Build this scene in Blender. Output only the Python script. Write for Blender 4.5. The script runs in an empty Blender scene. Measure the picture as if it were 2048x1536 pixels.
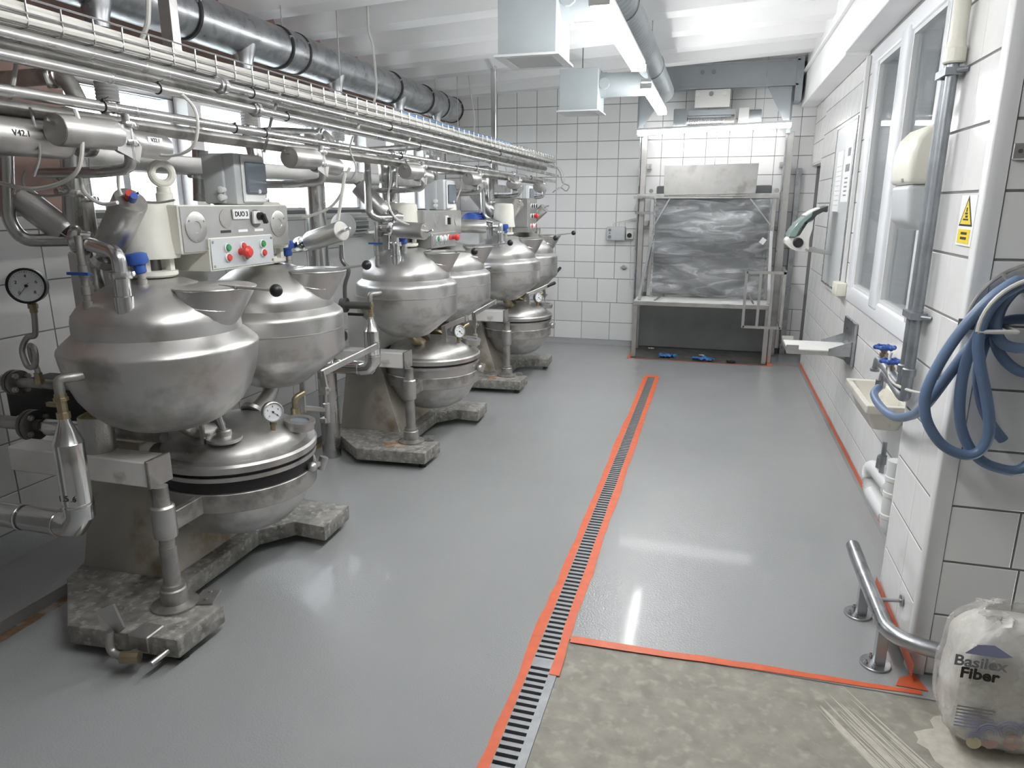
import bpy, bmesh, math, random
from mathutils import Vector, Matrix, noise
random.seed(7)
S = bpy.context.scene
C = S.collection
PI = math.pi

# ------------------------------------------------------------------ camera, world, exposure
cam = bpy.data.cameras.new('camera'); co = bpy.data.objects.new('camera', cam); C.objects.link(co)
co.location = (0, 0, 1.6); co.rotation_euler = (math.radians(90 - 14.35), 0, math.radians(15.9))
cam.sensor_width = 36; cam.lens = 36 * 1400 / 2048; cam.clip_start = .05; cam.clip_end = 200
S.camera = co
W = bpy.data.worlds.new('overcast'); S.world = W; W.use_nodes = True
_b = W.node_tree.nodes['Background']; _b.inputs[0].default_value = (.88, .94, 1.0, 1); _b.inputs[1].default_value = 3.6
S.view_settings.view_transform = 'Standard'; S.view_settings.look = 'None'
S.view_settings.gamma = 1; S.view_settings.exposure = 1.7; S.view_settings.use_curve_mapping = False
LAMP_E = 20.0

# ------------------------------------------------------------------ camera rays, used to read real positions off known planes
_cp, _sp = math.cos(math.radians(14.35)), math.sin(math.radians(14.35)); _cy, _sy = math.cos(math.radians(15.9)), math.sin(math.radians(15.9))
_f = Vector((-_sy*_cp, _cy*_cp, -_sp)); _r = Vector((_cy, _sy, 0)); _u = _r.cross(_f)
def at(u, v, x=None, y=None, z=None):
    d = _r*((u-1024)/1400) - _u*((v-768)/1400) + _f; o = Vector((0, 0, 1.6))
    if x is not None: t = (x-o.x)/d.x
    elif y is not None: t = (y-o.y)/d.y
    else: t = (z-o.z)/d.z
    return o + d*t

# ------------------------------------------------------------------ materials
MATS = {}
def mat(name, col, rough=.5, metal=0., var=.0, vscale=6., rvar=.0, bump=0., bscale=150., stretch=None, coat=0., spec=.5,
        col2=None, c2scale=4., c2lo=.5, c2hi=.62, world=False, rnd=0., low=0., lowscale=5., trans=0., alpha=1.):
    m = bpy.data.materials.new(name); m.use_nodes = True; MATS[name] = m
    nt = m.node_tree; N = nt.nodes; L = nt.links; p = N['Principled BSDF']
    p.inputs['Roughness'].default_value = rough; p.inputs['Metallic'].default_value = metal
    p.inputs['Specular IOR Level'].default_value = spec
    if coat: p.inputs['Coat Weight'].default_value = coat; p.inputs['Coat Roughness'].default_value = .08
    if trans: p.inputs['Transmission Weight'].default_value = trans
    if alpha < 1: p.inputs['Alpha'].default_value = alpha
    base = (*col, 1); p.inputs['Base Color'].default_value = base
    tc = N.new('ShaderNodeTexCoord'); src = tc.outputs['Object']
    if world: src = N.new('ShaderNodeNewGeometry').outputs['Position']
    def nz(scale, detail=4, st=None):
        n = N.new('ShaderNodeTexNoise'); n.inputs['Scale'].default_value = scale; n.inputs['Detail'].default_value = detail
        if st:
            mp = N.new('ShaderNodeMapping'); mp.inputs['Scale'].default_value = st; L.new(src, mp.inputs[0]); L.new(mp.outputs[0], n.inputs['Vector'])
        else: L.new(src, n.inputs['Vector'])
        return n.outputs[0]
    cur = None
    if var or rvar: n1 = nz(vscale)
    if var:
        r = N.new('ShaderNodeValToRGB'); r.color_ramp.elements[0].position = .3; r.color_ramp.elements[1].position = .7
        r.color_ramp.elements[0].color = (*[max(0, c*(1-var)) for c in col], 1); r.color_ramp.elements[1].color = (*[min(1, c*(1+var)) for c in col], 1)
        L.new(n1, r.inputs[0]); cur = r.outputs[0]
    if col2:
        n2 = nz(c2scale, 6); r2 = N.new('ShaderNodeValToRGB'); r2.color_ramp.elements[0].position = c2lo; r2.color_ramp.elements[1].position = c2hi
        L.new(n2, r2.inputs[0]); mx = N.new('ShaderNodeMix'); mx.data_type = 'RGBA'; L.new(r2.outputs[0], mx.inputs[0])
        if cur: L.new(cur, mx.inputs[6])
        else: mx.inputs[6].default_value = base
        mx.inputs[7].default_value = (*col2, 1); cur = mx.outputs[2]
    if rnd:
        oi = N.new('ShaderNodeObjectInfo'); mr = N.new('ShaderNodeMapRange'); mr.inputs[3].default_value = 1-rnd; mr.inputs[4].default_value = 1+rnd*.4
        L.new(oi.outputs['Random'], mr.inputs[0]); hs = N.new('ShaderNodeHueSaturation'); L.new(mr.outputs[0], hs.inputs['Value'])
        if cur: L.new(cur, hs.inputs['Color'])
        else: hs.inputs['Color'].default_value = base
        cur = hs.outputs[0]
    if cur: L.new(cur, p.inputs['Base Color'])
    if rvar:
        mr = N.new('ShaderNodeMapRange'); mr.inputs[1].default_value = .3; mr.inputs[2].default_value = .7
        mr.inputs[3].default_value = max(.02, rough-rvar); mr.inputs[4].default_value = rough+rvar; L.new(n1, mr.inputs[0]); L.new(mr.outputs[0], p.inputs['Roughness'])
    nrm = None
    if low:
        b = N.new('ShaderNodeBump'); b.inputs['Strength'].default_value = low; b.inputs['Distance'].default_value = .01; L.new(nz(lowscale, 1), b.inputs['Height']); nrm = b.outputs[0]
    if bump:
        b = N.new('ShaderNodeBump'); b.inputs['Strength'].default_value = bump; b.inputs['Distance'].default_value = .002; L.new(nz(bscale, 2, stretch), b.inputs['Height'])
        if nrm: L.new(nrm, b.inputs['Normal'])
        nrm = b.outputs[0]
    if nrm: L.new(nrm, p.inputs['Normal'])
    return m
def emit(name, col, strength):
    m = bpy.data.materials.new(name); m.use_nodes = True; MATS[name] = m; p = m.node_tree.nodes['Principled BSDF']
    p.inputs['Base Color'].default_value = (*col, 1); p.inputs['Emission Color'].default_value = (*col, 1); p.inputs['Emission Strength'].default_value = strength
def film(name, col, clear, rough=.25, nscale=0, streak=None):
    m = bpy.data.materials.new(name); m.use_nodes = True; MATS[name] = m; nt = m.node_tree; N = nt.nodes; L = nt.links
    p = N['Principled BSDF']; p.inputs['Base Color'].default_value = (*col, 1); p.inputs['Roughness'].default_value = rough; p.inputs['Specular IOR Level'].default_value = .8
    t = N.new('ShaderNodeBsdfTransparent'); mx = N.new('ShaderNodeMixShader'); mx.inputs[0].default_value = 1-clear
    if nscale:
        n = N.new('ShaderNodeTexNoise'); n.inputs['Scale'].default_value = nscale; n.inputs['Detail'].default_value = 6; tc = N.new('ShaderNodeTexCoord'); L.new(tc.outputs['Object'], n.inputs['Vector'])
        if streak:
            mp = N.new('ShaderNodeMapping'); mp.inputs['Scale'].default_value = streak; mp.inputs['Rotation'].default_value = (0, .35, 0); L.new(tc.outputs['Object'], mp.inputs[0]); L.new(mp.outputs[0], n.inputs['Vector']); n.inputs['Distortion'].default_value = 1.6; n.inputs['Detail'].default_value = 4
            bp = N.new('ShaderNodeBump'); bp.inputs['Strength'].default_value = .7; bp.inputs['Distance'].default_value = .02; L.new(n.outputs[0], bp.inputs['Height']); L.new(bp.outputs[0], p.inputs['Normal'])
        mr = N.new('ShaderNodeMapRange'); mr.inputs[1].default_value = .35; mr.inputs[2].default_value = .7; mr.inputs[3].default_value = (1-clear)*.45; mr.inputs[4].default_value = min(1, (1-clear)*1.6)
        L.new(n.outputs[0], mr.inputs[0]); L.new(mr.outputs[0], mx.inputs[0])
    L.new(t.outputs[0], mx.inputs[1]); L.new(p.outputs[0], mx.inputs[2]); L.new(mx.outputs[0], N['Material Output'].inputs[0])

mat('steel', (.54, .535, .52), .38, .9, var=.10, vscale=5, rvar=.09, bump=.12, bscale=60, stretch=(1, 1, 9), col2=(.36, .355, .34), c2scale=5, c2lo=.52, c2hi=.68)
mat('steel_kettle', (.56, .555, .54), .40, .88, var=.08, vscale=4, rvar=.10, col2=(.36, .355, .335), c2scale=5.5, c2lo=.53, c2hi=.66, bump=.05, bscale=30, low=.08, lowscale=6)
mat('steel_pipe', (.52, .52, .51), .27, 1, var=.08, vscale=6, rvar=.06)
mat('steel_bright', (.66, .66, .66), .2, 1, var=.06, vscale=8, rvar=.06)
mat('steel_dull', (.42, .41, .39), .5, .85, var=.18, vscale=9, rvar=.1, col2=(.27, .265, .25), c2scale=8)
mat('steel_dark', (.20, .20, .195), .42, .9, var=.2, vscale=8)
mat('panel_steel', (.46, .46, .445), .42, .85, var=.08, vscale=7)
mat('galvanised', (.46, .475, .49), .33, 1, var=.14, vscale=9, rvar=.1, col2=(.36, .37, .385), c2scale=12)
mat('pipe_galv', (.30, .32, .34), .45, .8, var=.18, vscale=14)
mat('grey_sheet', (.40, .44, .455), .55, .1, var=.05, vscale=4)
mat('clad', (.68, .68, .67), .17, 1, var=.08, vscale=9, rvar=.06, low=.05, lowscale=9)
mat('cream', (.68, .67, .60), .45, 0, var=.06, vscale=8, col2=(.36, .32, .2), c2scale=5, c2lo=.63, c2hi=.78, bump=.2, bscale=40)
mat('cast_grime', (.26, .252, .232), .6, .35, var=.35, vscale=22, rvar=.12, col2=(.42, .41, .38), c2scale=34, c2lo=.53, c2hi=.66, bump=.8, bscale=60)
mat('pedestal_steel', (.43, .405, .36), .48, .6, var=.12, vscale=6, rvar=.08, col2=(.30, .25, .17), c2scale=7, c2lo=.57, c2hi=.72, bump=.25, bscale=35)
mat('rust', (.32, .2, .12), .75, .1, var=.3, vscale=18, col2=(.42, .38, .33), c2scale=14)
mat('white_paint', (.72, .715, .69), .45, 0, var=.05, vscale=5, col2=(.45, .43, .38), c2scale=7, c2lo=.66, c2hi=.74)
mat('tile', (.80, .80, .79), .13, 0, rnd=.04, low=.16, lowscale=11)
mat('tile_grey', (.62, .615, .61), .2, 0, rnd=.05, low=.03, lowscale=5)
mat('grout', (.21, .21, .205), .85)
mat('plaster', (.84, .84, .84), .7, 0, var=.02, vscale=3)
mat('rib_plaster', (.90, .90, .90), .75, 0, var=.03, vscale=2)
mat('brown_wall', (.33, .22, .19), .8, 0, var=.12, vscale=7)
mat('epoxy', (.315, .322, .327), .17, 0, var=.03, vscale=1.2, bump=.8, bscale=130, low=.06, lowscale=3, rvar=.04, world=True, coat=.15)
mat('concrete', (.30, .288, .245), .7, 0, var=.16, vscale=14, col2=(.41, .395, .34), c2scale=24, c2lo=.52, c2hi=.75, bump=.3, bscale=90, world=True)
mat('grate', (.30, .31, .32), .45, .5, var=.12, vscale=30)
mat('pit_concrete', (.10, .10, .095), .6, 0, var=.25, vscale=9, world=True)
mat('dust', (.56, .53, .46), .9, 0, var=.1, vscale=40)
mat('orange', (.70, .135, .05), .42, 0, var=.10, vscale=20)
mat('plastic_grey', (.50, .525, .535), .4, 0, var=.02)
mat('plastic_light', (.72, .73, .73), .38)
mat('plastic_white', (.78, .78, .74), .3)
mat('plastic_ivory', (.74, .73, .64), .35)
mat('pvc_frame', (.80, .82, .85), .25)
mat('smoked', (.16, .19, .22), .12, 0)
mat('black', (.015, .015, .016), .4)
mat('dark_rubber', (.03, .03, .03), .6)
mat('blackboard', (.05, .055, .06), .5)
mat('red', (.62, .05, .04), .35)
mat('green', (.04, .26, .09), .4)
mat('blue_plastic', (.03, .09, .36), .4, 0, var=.15, vscale=20)
mat('blue_hose', (.125, .19, .315), .38, 0, var=.10, vscale=5)
mat('blue_rag', (.06, .22, .55), .7, 0, var=.3, vscale=30)
mat('brass', (.37, .31, .2), .4, .9, var=.2, vscale=20)
mat('wool', (.30, .27, .14), .95, 0, var=.3, vscale=50, bump=1, bscale=90)
mat('foil', (.55, .55, .53), .35, 1, bump=.8, bscale=160)
mat('cable', (.62, .61, .57), .45)
mat('cable_grey', (.36, .36, .35), .5)
mat('cable_blue', (.20, .33, .55), .45)
mat('ceramic', (.66, .64, .56), .22, 0, var=.06, vscale=8, col2=(.42, .40, .34), c2scale=8, c2lo=.6, c2hi=.75)
mat('paper', (.80, .80, .80), .6)
mat('whiteboard', (.72, .75, .76), .14)
mat('yellow', (.80, .62, .03), .5)
mat('ink', (.02, .02, .02), .6)
mat('ink_grey', (.22, .23, .25), .6)
mat('ink_blue', (.30, .32, .50), .6)
mat('ink_red', (.50, .33, .30), .6)
mat('ink_yellow', (.60, .54, .36), .6)
mat('dial', (.82, .84, .86), .3)
mat('cabinet_dark', (.11, .12, .125), .5, .3, var=.1)
mat('beam_grey', (.34, .37, .385), .55, .1, var=.06, vscale=4)
mat('plain_grey', (.24, .245, .25), .55, .1, var=.08, vscale=5)  # even grey for the kick panel and small fittings
mat('green_cover', (.25, .34, .32), .15)
mat('sack', (.66, .645, .60), .6, 0, var=.06, vscale=10, low=.3, lowscale=12)
mat('room_grey', (.62, .64, .65), .6, 0, var=.1, vscale=2)
mat('photo_dark', (.10, .11, .16), .35)
mat('outside_steel', (.50, .52, .56), .7)
mat('outside_ground', (.42, .45, .42), .9)
mat('glass', (.95, .97, .97), .02, 0, trans=1.0)
film('wrap', (.75, .77, .79), .72, .2, 14)
film('film', (.66, .68, .70), .66, .18, 2.2, (1.2, 1, 5.5))
film('clear_pane', (.45, .5, .52), .80, .02)
film('bag_film', (.80, .79, .75), .60, .25, 12)
emit('lamp_tube', (1.0, 1.0, 1.0), LAMP_E)
emit('lamp_tube_slim', (1.0, 1.0, 1.0), LAMP_E*.34)

# ------------------------------------------------------------------ mesh builder (world coordinates)
WL = {}
class MB:
    def __init__(s): s.v = []; s.f = []
    def add(s, vs, fs):
        o = len(s.v); s.v += [Vector(v) for v in vs]; s.f += [tuple(i+o for i in f) for f in fs]; return s
    def box(s, x0, x1, y0, y1, z0, z1):
        return s.add([(x0,y0,z0),(x1,y0,z0),(x1,y1,z0),(x0,y1,z0),(x0,y0,z1),(x1,y0,z1),(x1,y1,z1),(x0,y1,z1)],
                     [(0,3,2,1),(4,5,6,7),(0,1,5,4),(1,2,6,5),(2,3,7,6),(3,0,4,7)])
    def cbox(s, c, size, R=None):
        R = R or Matrix.Identity(3); c = Vector(c); a, b, d = [q/2 for q in size]
        vs = [c + R @ Vector(p) for p in [(-a,-b,-d),(a,-b,-d),(a,b,-d),(-a,b,-d),(-a,-b,d),(a,-b,d),(a,b,d),(-a,b,d)]]
        return s.add(vs, [(0,3,2,1),(4,5,6,7),(0,1,5,4),(1,2,6,5),(2,3,7,6),(3,0,4,7)])
    def frame(s, ax):
        ax = Vector(ax).normalized(); h = Vector((0,0,1)) if abs(ax.z) < .9 else Vector((1,0,0))
        a = ax.cross(h).normalized(); b = ax.cross(a).normalized(); return ax, a, b
    def bar(s, p0, p1, w, h):            # rectangular bar from p0 to p1; h is the vertical-ish size
        p0, p1 = Vector(p0), Vector(p1); ax, a, b = s.frame(p1-p0); a = a*w/2; b = b*h/2
        vs = [p0-a-b, p0+a-b, p0+a+b, p0-a+b, p1-a-b, p1+a-b, p1+a+b, p1-a+b]
        return s.add(vs, [(0,1,2,3),(7,6,5,4),(0,4,5,1),(1,5,6,2),(2,6,7,3),(3,7,4,0)])
    def lathe(s, prof, o, ax=(0,0,1), n=32, cap=True, a0=0, a1=2*PI):
        ax, a, b = s.frame(ax); o = Vector(o); full = abs(a1-a0-2*PI) < 1e-4; m = n if full else n+1
        vs = []
        for r, h in prof:
            for i in range(m):
                t = a0+(a1-a0)*i/n; vs.append(o + ax*h + (a*math.cos(t)+b*math.sin(t))*r)
        fs = []
        for j in range(len(prof)-1):
            for i in range(n):
                i2 = (i+1) % m; fs.append((j*m+i, j*m+i2, (j+1)*m+i2, (j+1)*m+i))
        if cap and full:
            if prof[0][0] > 1e-5: fs.append(tuple(range(m-1, -1, -1)))
            if prof[-1][0] > 1e-5: fs.append(tuple((len(prof)-1)*m+i for i in range(m)))
        return s.add(vs, fs)
    def cyl(s, p0, p1, r0, r1=None, n=20):
        p0, p1 = Vector(p0), Vector(p1); return s.lathe([(r0, 0), (r0 if r1 is None else r1, (p1-p0).length)], p0, p1-p0, n)
    def tube(s, pts, r, n=10, smooth=0, closed=False):
        P = [Vector(p) for p in pts]
        if smooth:
            Q = []; k = len(P)
            for i in range(k if closed else k-1):
                p0 = P[i-1] if (i > 0 or closed) else P[0]; p1 = P[i]; p2 = P[(i+1) % k]; p3 = P[(i+2) % k] if (i+2 < k or closed) else P[-1]
                for j in range(smooth):
                    t = j/smooth; Q.append(.5*((2*p1)+(p2-p0)*t+(2*p0-5*p1+4*p2-p3)*t*t+(3*p1-p0-3*p2+p3)*t**3))
            if not closed: Q.append(P[-1])
            P = Q
        k = len(P); vs = []; nrm = None
        for i in range(k):
            if closed: t = (P[(i+1) % k]-P[i-1]).normalized()
            else: t = (P[min(i+1, k-1)]-P[max(i-1, 0)]).normalized()
            if nrm is None:
                h = Vector((0,0,1)) if abs(t.z) < .9 else Vector((1,0,0)); nrm = t.cross(h).normalized()
            else: nrm = (nrm - t*nrm.dot(t)).normalized()
            b = t.cross(nrm); rr = r[i] if isinstance(r, (list, tuple)) else r
            for j in range(n):
                a = 2*PI*j/n; vs.append(P[i]+(nrm*math.cos(a)+b*math.sin(a))*rr)
        fs = []
        for i in range(k if closed else k-1):
            for j in range(n):
                i2 = (i+1) % k; j2 = (j+1) % n; fs.append((i*n+j, i2*n+j, i2*n+j2, i*n+j2)[::-1])
        if not closed: fs += [tuple(range(n)), tuple((k-1)*n+j for j in range(n-1, -1, -1))]
        return s.add(vs, fs)
    def bend(s, pts, r, n=12, rad=.05, seg=5):      # pipe with rounded corners
        P = [Vector(p) for p in pts]; Q = [P[0]]
        for i in range(1, len(P)-1):
            a = (P[i-1]-P[i]); b = (P[i+1]-P[i]); d = min(rad, a.length*.48, b.length*.48); a.normalize(); b.normalize()
            for j in range(seg+1):
                t = j/seg; Q.append((P[i]+a*d)*(1-t)**2 + P[i]*2*t*(1-t) + (P[i]+b*d)*t*t)
        Q.append(P[-1]); return s.tube(Q, r, n)
    def extrude(s, poly, vec):
        P = [Vector(p) for p in poly]; vec = Vector(vec); k = len(P)
        return s.add(P+[p+vec for p in P], [tuple(range(k-1, -1, -1)), tuple(range(k, 2*k))]+[(i, (i+1) % k, k+(i+1) % k, k+i) for i in range(k)])
    def prism(s, poly, z0, z1): return s.extrude([(x, y, z0) for x, y in poly], (0, 0, z1-z0))
    def sphere(s, c, r, n=16, m=10, sc=(1,1,1)):
        c = Vector(c); vs = []; fs = []
        for j in range(m+1):
            for i in range(n):
                t = PI*j/m; a = 2*PI*i/n; vs.append(c+Vector((r*sc[0]*math.sin(t)*math.cos(a), r*sc[1]*math.sin(t)*math.sin(a), r*sc[2]*math.cos(t))))
        for j in range(m):
            for i in range(n): fs.append((j*n+i, (j+1)*n+i, (j+1)*n+(i+1) % n, j*n+(i+1) % n))
        return s.add(vs, fs)
    def torus(s, c, R, r, ax=(0,0,1), n=28, m=8, a0=0, a1=2*PI):
        ax, a, b = s.frame(ax); c = Vector(c); full = abs(a1-a0-2*PI) < 1e-4
        pts = [c+(a*math.cos(a0+(a1-a0)*i/n)+b*math.sin(a0+(a1-a0)*i/n))*R for i in range(n if full else n+1)]
        return s.tube(pts, r, m, closed=full)
    def build(s, name, m, parent=None, bevel=0, ang=35, origin=None, seg=1, recalc=True):
        mn = Vector([min(v[i] for v in s.v) for i in range(3)]); mx = Vector([max(v[i] for v in s.v) for i in range(3)])
        c = Vector(origin) if origin else Vector(((mn.x+mx.x)/2, (mn.y+mx.y)/2, mn.z))
        me = bpy.data.meshes.new(name); bm = bmesh.new(); vs = [bm.verts.new(v-c) for v in s.v]
        for f in s.f:
            f2 = []
            for i in f:
                if vs[i] not in f2: f2.append(vs[i])
            if len(f2) > 2:
                try: bm.faces.new(f2)
                except ValueError: pass
        bmesh.ops.remove_doubles(bm, verts=bm.verts, dist=1e-5)
        if recalc: bmesh.ops.recalc_face_normals(bm, faces=bm.faces)
        if bevel:
            ed = [e for e in bm.edges if len(e.link_faces) == 2 and e.calc_face_angle(0) > math.radians(40)]
            bmesh.ops.bevel(bm, geom=ed, offset=bevel, segments=seg, profile=.5, affect='EDGES', clamp_overlap=True)
        for f in bm.faces: f.smooth = True
        bm.to_mesh(me); bm.free(); me.set_sharp_from_angle(angle=math.radians(ang))
        me.materials.append(MATS[m]); o = bpy.data.objects.new(name, me); C.objects.link(o)
        WL[o.name] = c
        if parent is not None: o.parent = parent; o.location = c - WL[parent.name]
        else: o.location = c
        return o
def tag(o, label=None, cat=None, group=None, kind=None):
    if label: o['label'] = label
    if cat: o['category'] = cat
    if group: o['group'] = group
    if kind: o['kind'] = kind
    return o
def thing(name, label, cat, loc, group=None):
    o = bpy.data.objects.new(name, None); C.objects.link(o); o.location = loc; o.empty_display_size = .05; WL[o.name] = Vector(loc)
    return tag(o, label, cat, group)
def text(s, size, c, right, up, m, parent, name='lettering', depth=.0006, bold=0.):
    cu = bpy.data.curves.new('t', 'FONT'); cu.body = s; cu.size = size; cu.align_x = 'CENTER'; cu.align_y = 'CENTER'; cu.extrude = depth; cu.offset = bold; cu.resolution_u = 3
    o = bpy.data.objects.new('t', cu); C.objects.link(o); bpy.context.view_layer.update()
    me = bpy.data.meshes.new_from_object(o); bpy.data.objects.remove(o); me.name = name; me.materials.clear(); me.materials.append(MATS[m])
    r = Vector(right).normalized(); u = Vector(up).normalized(); n = r.cross(u)
    R = Matrix((r, u, n)).transposed(); me.transform(R.to_4x4())
    ob = bpy.data.objects.new(name, me); C.objects.link(ob); WL[ob.name] = Vector(c)
    ob.parent = parent; ob.location = Vector(c) - WL[parent.name]
    return ob
_tile = {}
def tiles(parent, o, U, V, N, us, vs, mname, holes=(), gap=.006, t=.003, name='tile', gv=None):
    """lay single tiles on a wall face: o origin, U/V unit directions, us/vs joint positions; holes are (u0,u1,v0,v1)"""
    o, U, V, N = Vector(o), Vector(U), Vector(V), Vector(N); cnt = 0; gv = gv or gap
    for j in range(len(vs)-1):
        row = us(j) if callable(us) else us
        for i in range(len(row)-1):
            pieces = [(row[i]+gap/2, row[i+1]-gap/2, vs[j]+gv/2, vs[j+1]-gv/2)]
            for h in holes:
                nx = []
                for a, b, c, d in pieces:
                    if b <= h[0] or a >= h[1] or d <= h[2] or c >= h[3]: nx.append((a, b, c, d)); continue
                    if a < h[0]: nx.append((a, h[0], c, d))
                    if b > h[1]: nx.append((h[1], b, c, d))
                    a2, b2 = max(a, h[0]), min(b, h[1])
                    if c < h[2]: nx.append((a2, b2, c, h[2]))
                    if d > h[3]: nx.append((a2, b2, h[3], d))
                pieces = nx
            for a, b, c, d in pieces:
                w, h_ = round(b-a, 3), round(d-c, 3)
                if w < .015 or h_ < .015: continue
                key = (mname, w, h_, tuple(U), tuple(N))
                if key not in _tile:
                    me = bpy.data.meshes.new(name); e = .0016
                    base = [(-w/2,-h_/2),(w/2,-h_/2),(w/2,h_/2),(-w/2,h_/2)]; top = [(x-math.copysign(e, x), y-math.copysign(e, y)) for x, y in base]
                    vv = [U*x+V*y for x, y in base]+[U*x+V*y+N*(t-.001) for x, y in base]+[U*x+V*y+N*t for x, y in top]
                    fs = [(8,9,10,11)]+[(k, (k+1) % 4, 4+(k+1) % 4, 4+k) for k in range(4)]+[(4+k, 4+(k+1) % 4, 8+(k+1) % 4, 8+k) for k in range(4)]
                    if U.cross(V).dot(N) < 0: fs = [f[::-1] for f in fs]
                    me.from_pydata([tuple(q) for q in vv], [], fs); me.materials.append(MATS[mname]); _tile[key] = me
                ob = bpy.data.objects.new(name, _tile[key]); C.objects.link(ob); ob.parent = parent
                ob.location = o + U*((a+b)/2) + V*((c+d)/2) - WL[parent.name]; cnt += 1
    return cnt
def steps(a, b, s, first=None):
    r = [a]; x = first if first is not None else a+s
    while x < b-1e-6: r.append(x); x += s
    r.append(b); return r
# ================================================================== STRUCTURE
CX, CYn, CYf = .762, 2.45, 2.95      # near column
LX, RX, BY = -3.17, .91, 8.2           # left wall, right wall, back wall
def ceil_z(x): return 2.945 + .05*x
# ---- floor (epoxy), with a real channel for the drain and the gutter left open
GX0, GX1 = -2.62, -2.49                 # gutter beside the machines
DX0, DX1 = -.55, -.432                  # drain channel
m = MB()
Y0, Y1 = -3.0, 8.3
for x0, x1, y0, y1 in [(-3.4, GX0, Y0, Y1), (GX0, GX1, 7.6, Y1), (GX1, -.80, Y0, Y1), (-.80, DX0, Y0, 7.45), (DX0, DX1, 6.68, 7.45), (DX1, .60, 2.31, 7.45), (.60, 1.2, 2.31, Y1)]:
    m.box(x0, x1, y0, y1, -.12, 0)
# cove up the left wall
m.extrude([(LX, Y0, 0), (LX+.13, Y0, 0), (LX+.05, Y0, .022), (LX+.018, Y0, .06), (LX, Y0, .075)], (0, Y1-Y0, 0))
m.extrude([(-3.17, BY, 0), (-3.17, BY-.08, 0), (-3.17, BY-.03, .014), (-3.17, BY, .045)], (2.36, 0, 0))
m.extrude([(RX, 2.3, 0), (RX-.07, 2.3, 0), (RX-.02, 2.3, .012), (RX, 2.3, .045)], (0, 5.1, 0))
fl = tag(m.build('floor', 'epoxy', origin=(0, 0, 0), recalc=False), kind='structure')
m = MB(); m.box(DX1, 3.2, Y0, 2.31, -.12, -.004)
tag(m.build('floor_concrete', 'concrete', origin=(0, 0, 0)), kind='structure')
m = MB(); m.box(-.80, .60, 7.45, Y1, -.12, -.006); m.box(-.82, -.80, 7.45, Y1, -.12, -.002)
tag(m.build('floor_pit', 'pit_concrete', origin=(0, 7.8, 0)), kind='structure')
# dusty drag marks on the raw concrete: real thin dust ridges
m = MB()
for k in range(34):
    s0 = random.uniform(-.10, .10); t0 = random.uniform(0, .35); t1 = min(1, t0+random.uniform(.2, .75)); w = random.uniform(.0015, .006); zk = -.0036+k*.00003
    pts = []
    for i in range(9):
        t = t0+(t1-t0)*i/8; pts.append(Vector((.46+.34*t+.10*t*t+s0*.55, 2.26-.72*t+s0*.75+.03*math.sin(3*t), zk)))
    for i in range(8):
        d = (pts[i+1]-pts[i]).normalized(); q = Vector((-d.y, d.x, 0)); w0 = w*math.sin(PI*(i+.2)/8.4); w1 = w*math.sin(PI*(i+1.2)/8.4)
        m.add([pts[i]-q*w0, pts[i]+q*w0, pts[i+1]+q*w1, pts[i+1]-q*w1], [(0, 1, 2, 3)])
tag(m.build('dust_streaks', 'dust', origin=(.6, 2, 0), recalc=False), 'pale dusty drag streaks across the bare concrete beside the sack', 'dust', kind='stuff')
# gutter: brown dirty channel
m = MB(); m.box(GX0-.001, GX1+.001, Y0, 7.6, -.12, -.05)
tag(m.build('trim_1', 'rust', origin=(-2.55, 3, -.12)), kind='structure')
# ---- ceiling with ribs across the room
m = MB()
for x0, x1 in [(-3.4, 3.2)]:
    m.add([(x0, Y0, ceil_z(x0)+.11), (x1, Y0, ceil_z(x1)+.11), (x1, Y1, ceil_z(x1)+.11), (x0, Y1, ceil_z(x0)+.11)], [(0, 1, 2, 3)])
ce = tag(m.build('ceiling', 'rib_plaster', origin=(0, 3, 2.9), recalc=False), kind='structure')
y = 8.12 - .62*17
while y < 8.3:
    m = MB(); x0, x1 = -3.4, 1.4
    prof = [(y-.17, .112), (y-.09, 0), (y+.09, 0), (y+.17, .112)]
    vs = [(x0, yy, ceil_z(x0)+h) for yy, h in prof]+[(x1, yy, ceil_z(x1)+h) for yy, h in prof]
    m.add(vs, [(0, 1, 5, 4), (1, 2, 6, 5), (2, 3, 7, 6)])
    m.build('rib', 'rib_plaster', ce)
    y += .62
# ---- left wall with three window openings
LT = ceil_z(LX)+.14
WZ0, WZ1 = 1.53, 2.27
wins = [(2.98, 3.86), (3.98, 6.2), (6.62, 7.55)]
m = MB(); T = .34
m.box(LX-T, LX, Y0, Y1, -.12, WZ0)
ys = [Y0]+[q for w in wins for q in w]+[Y1]
for i in range(2, len(ys), 2): m.box(LX-T, LX, ys[i], ys[i+1], WZ0, WZ1)
wl = tag(m.build('wall_left', 'plaster', origin=(LX, 3, 0)), kind='structure')
m = MB(); m.box(LX-T, LX, Y0, Y1, WZ1, LT); m.box(LX-T, LX, Y0, ys[1], WZ0, WZ1); m.build('brown_render', 'brown_wall', wl)
m = MB(); m.box(LX, LX+.004, 0.2, BY, .06, 1.56); m.build('grout_bed', 'grout', wl)
tiles(wl, (LX+.004, 0, 0), (0, 1, 0), (0, 0, 1), (1, 0, 0), steps(1.2, BY-.01, .335, 1.375), steps(.075, 1.55, .245, .26), 'tile_grey', [(w[0]-.02, w[1]+.02, WZ0, 3) for w in wins])
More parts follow.
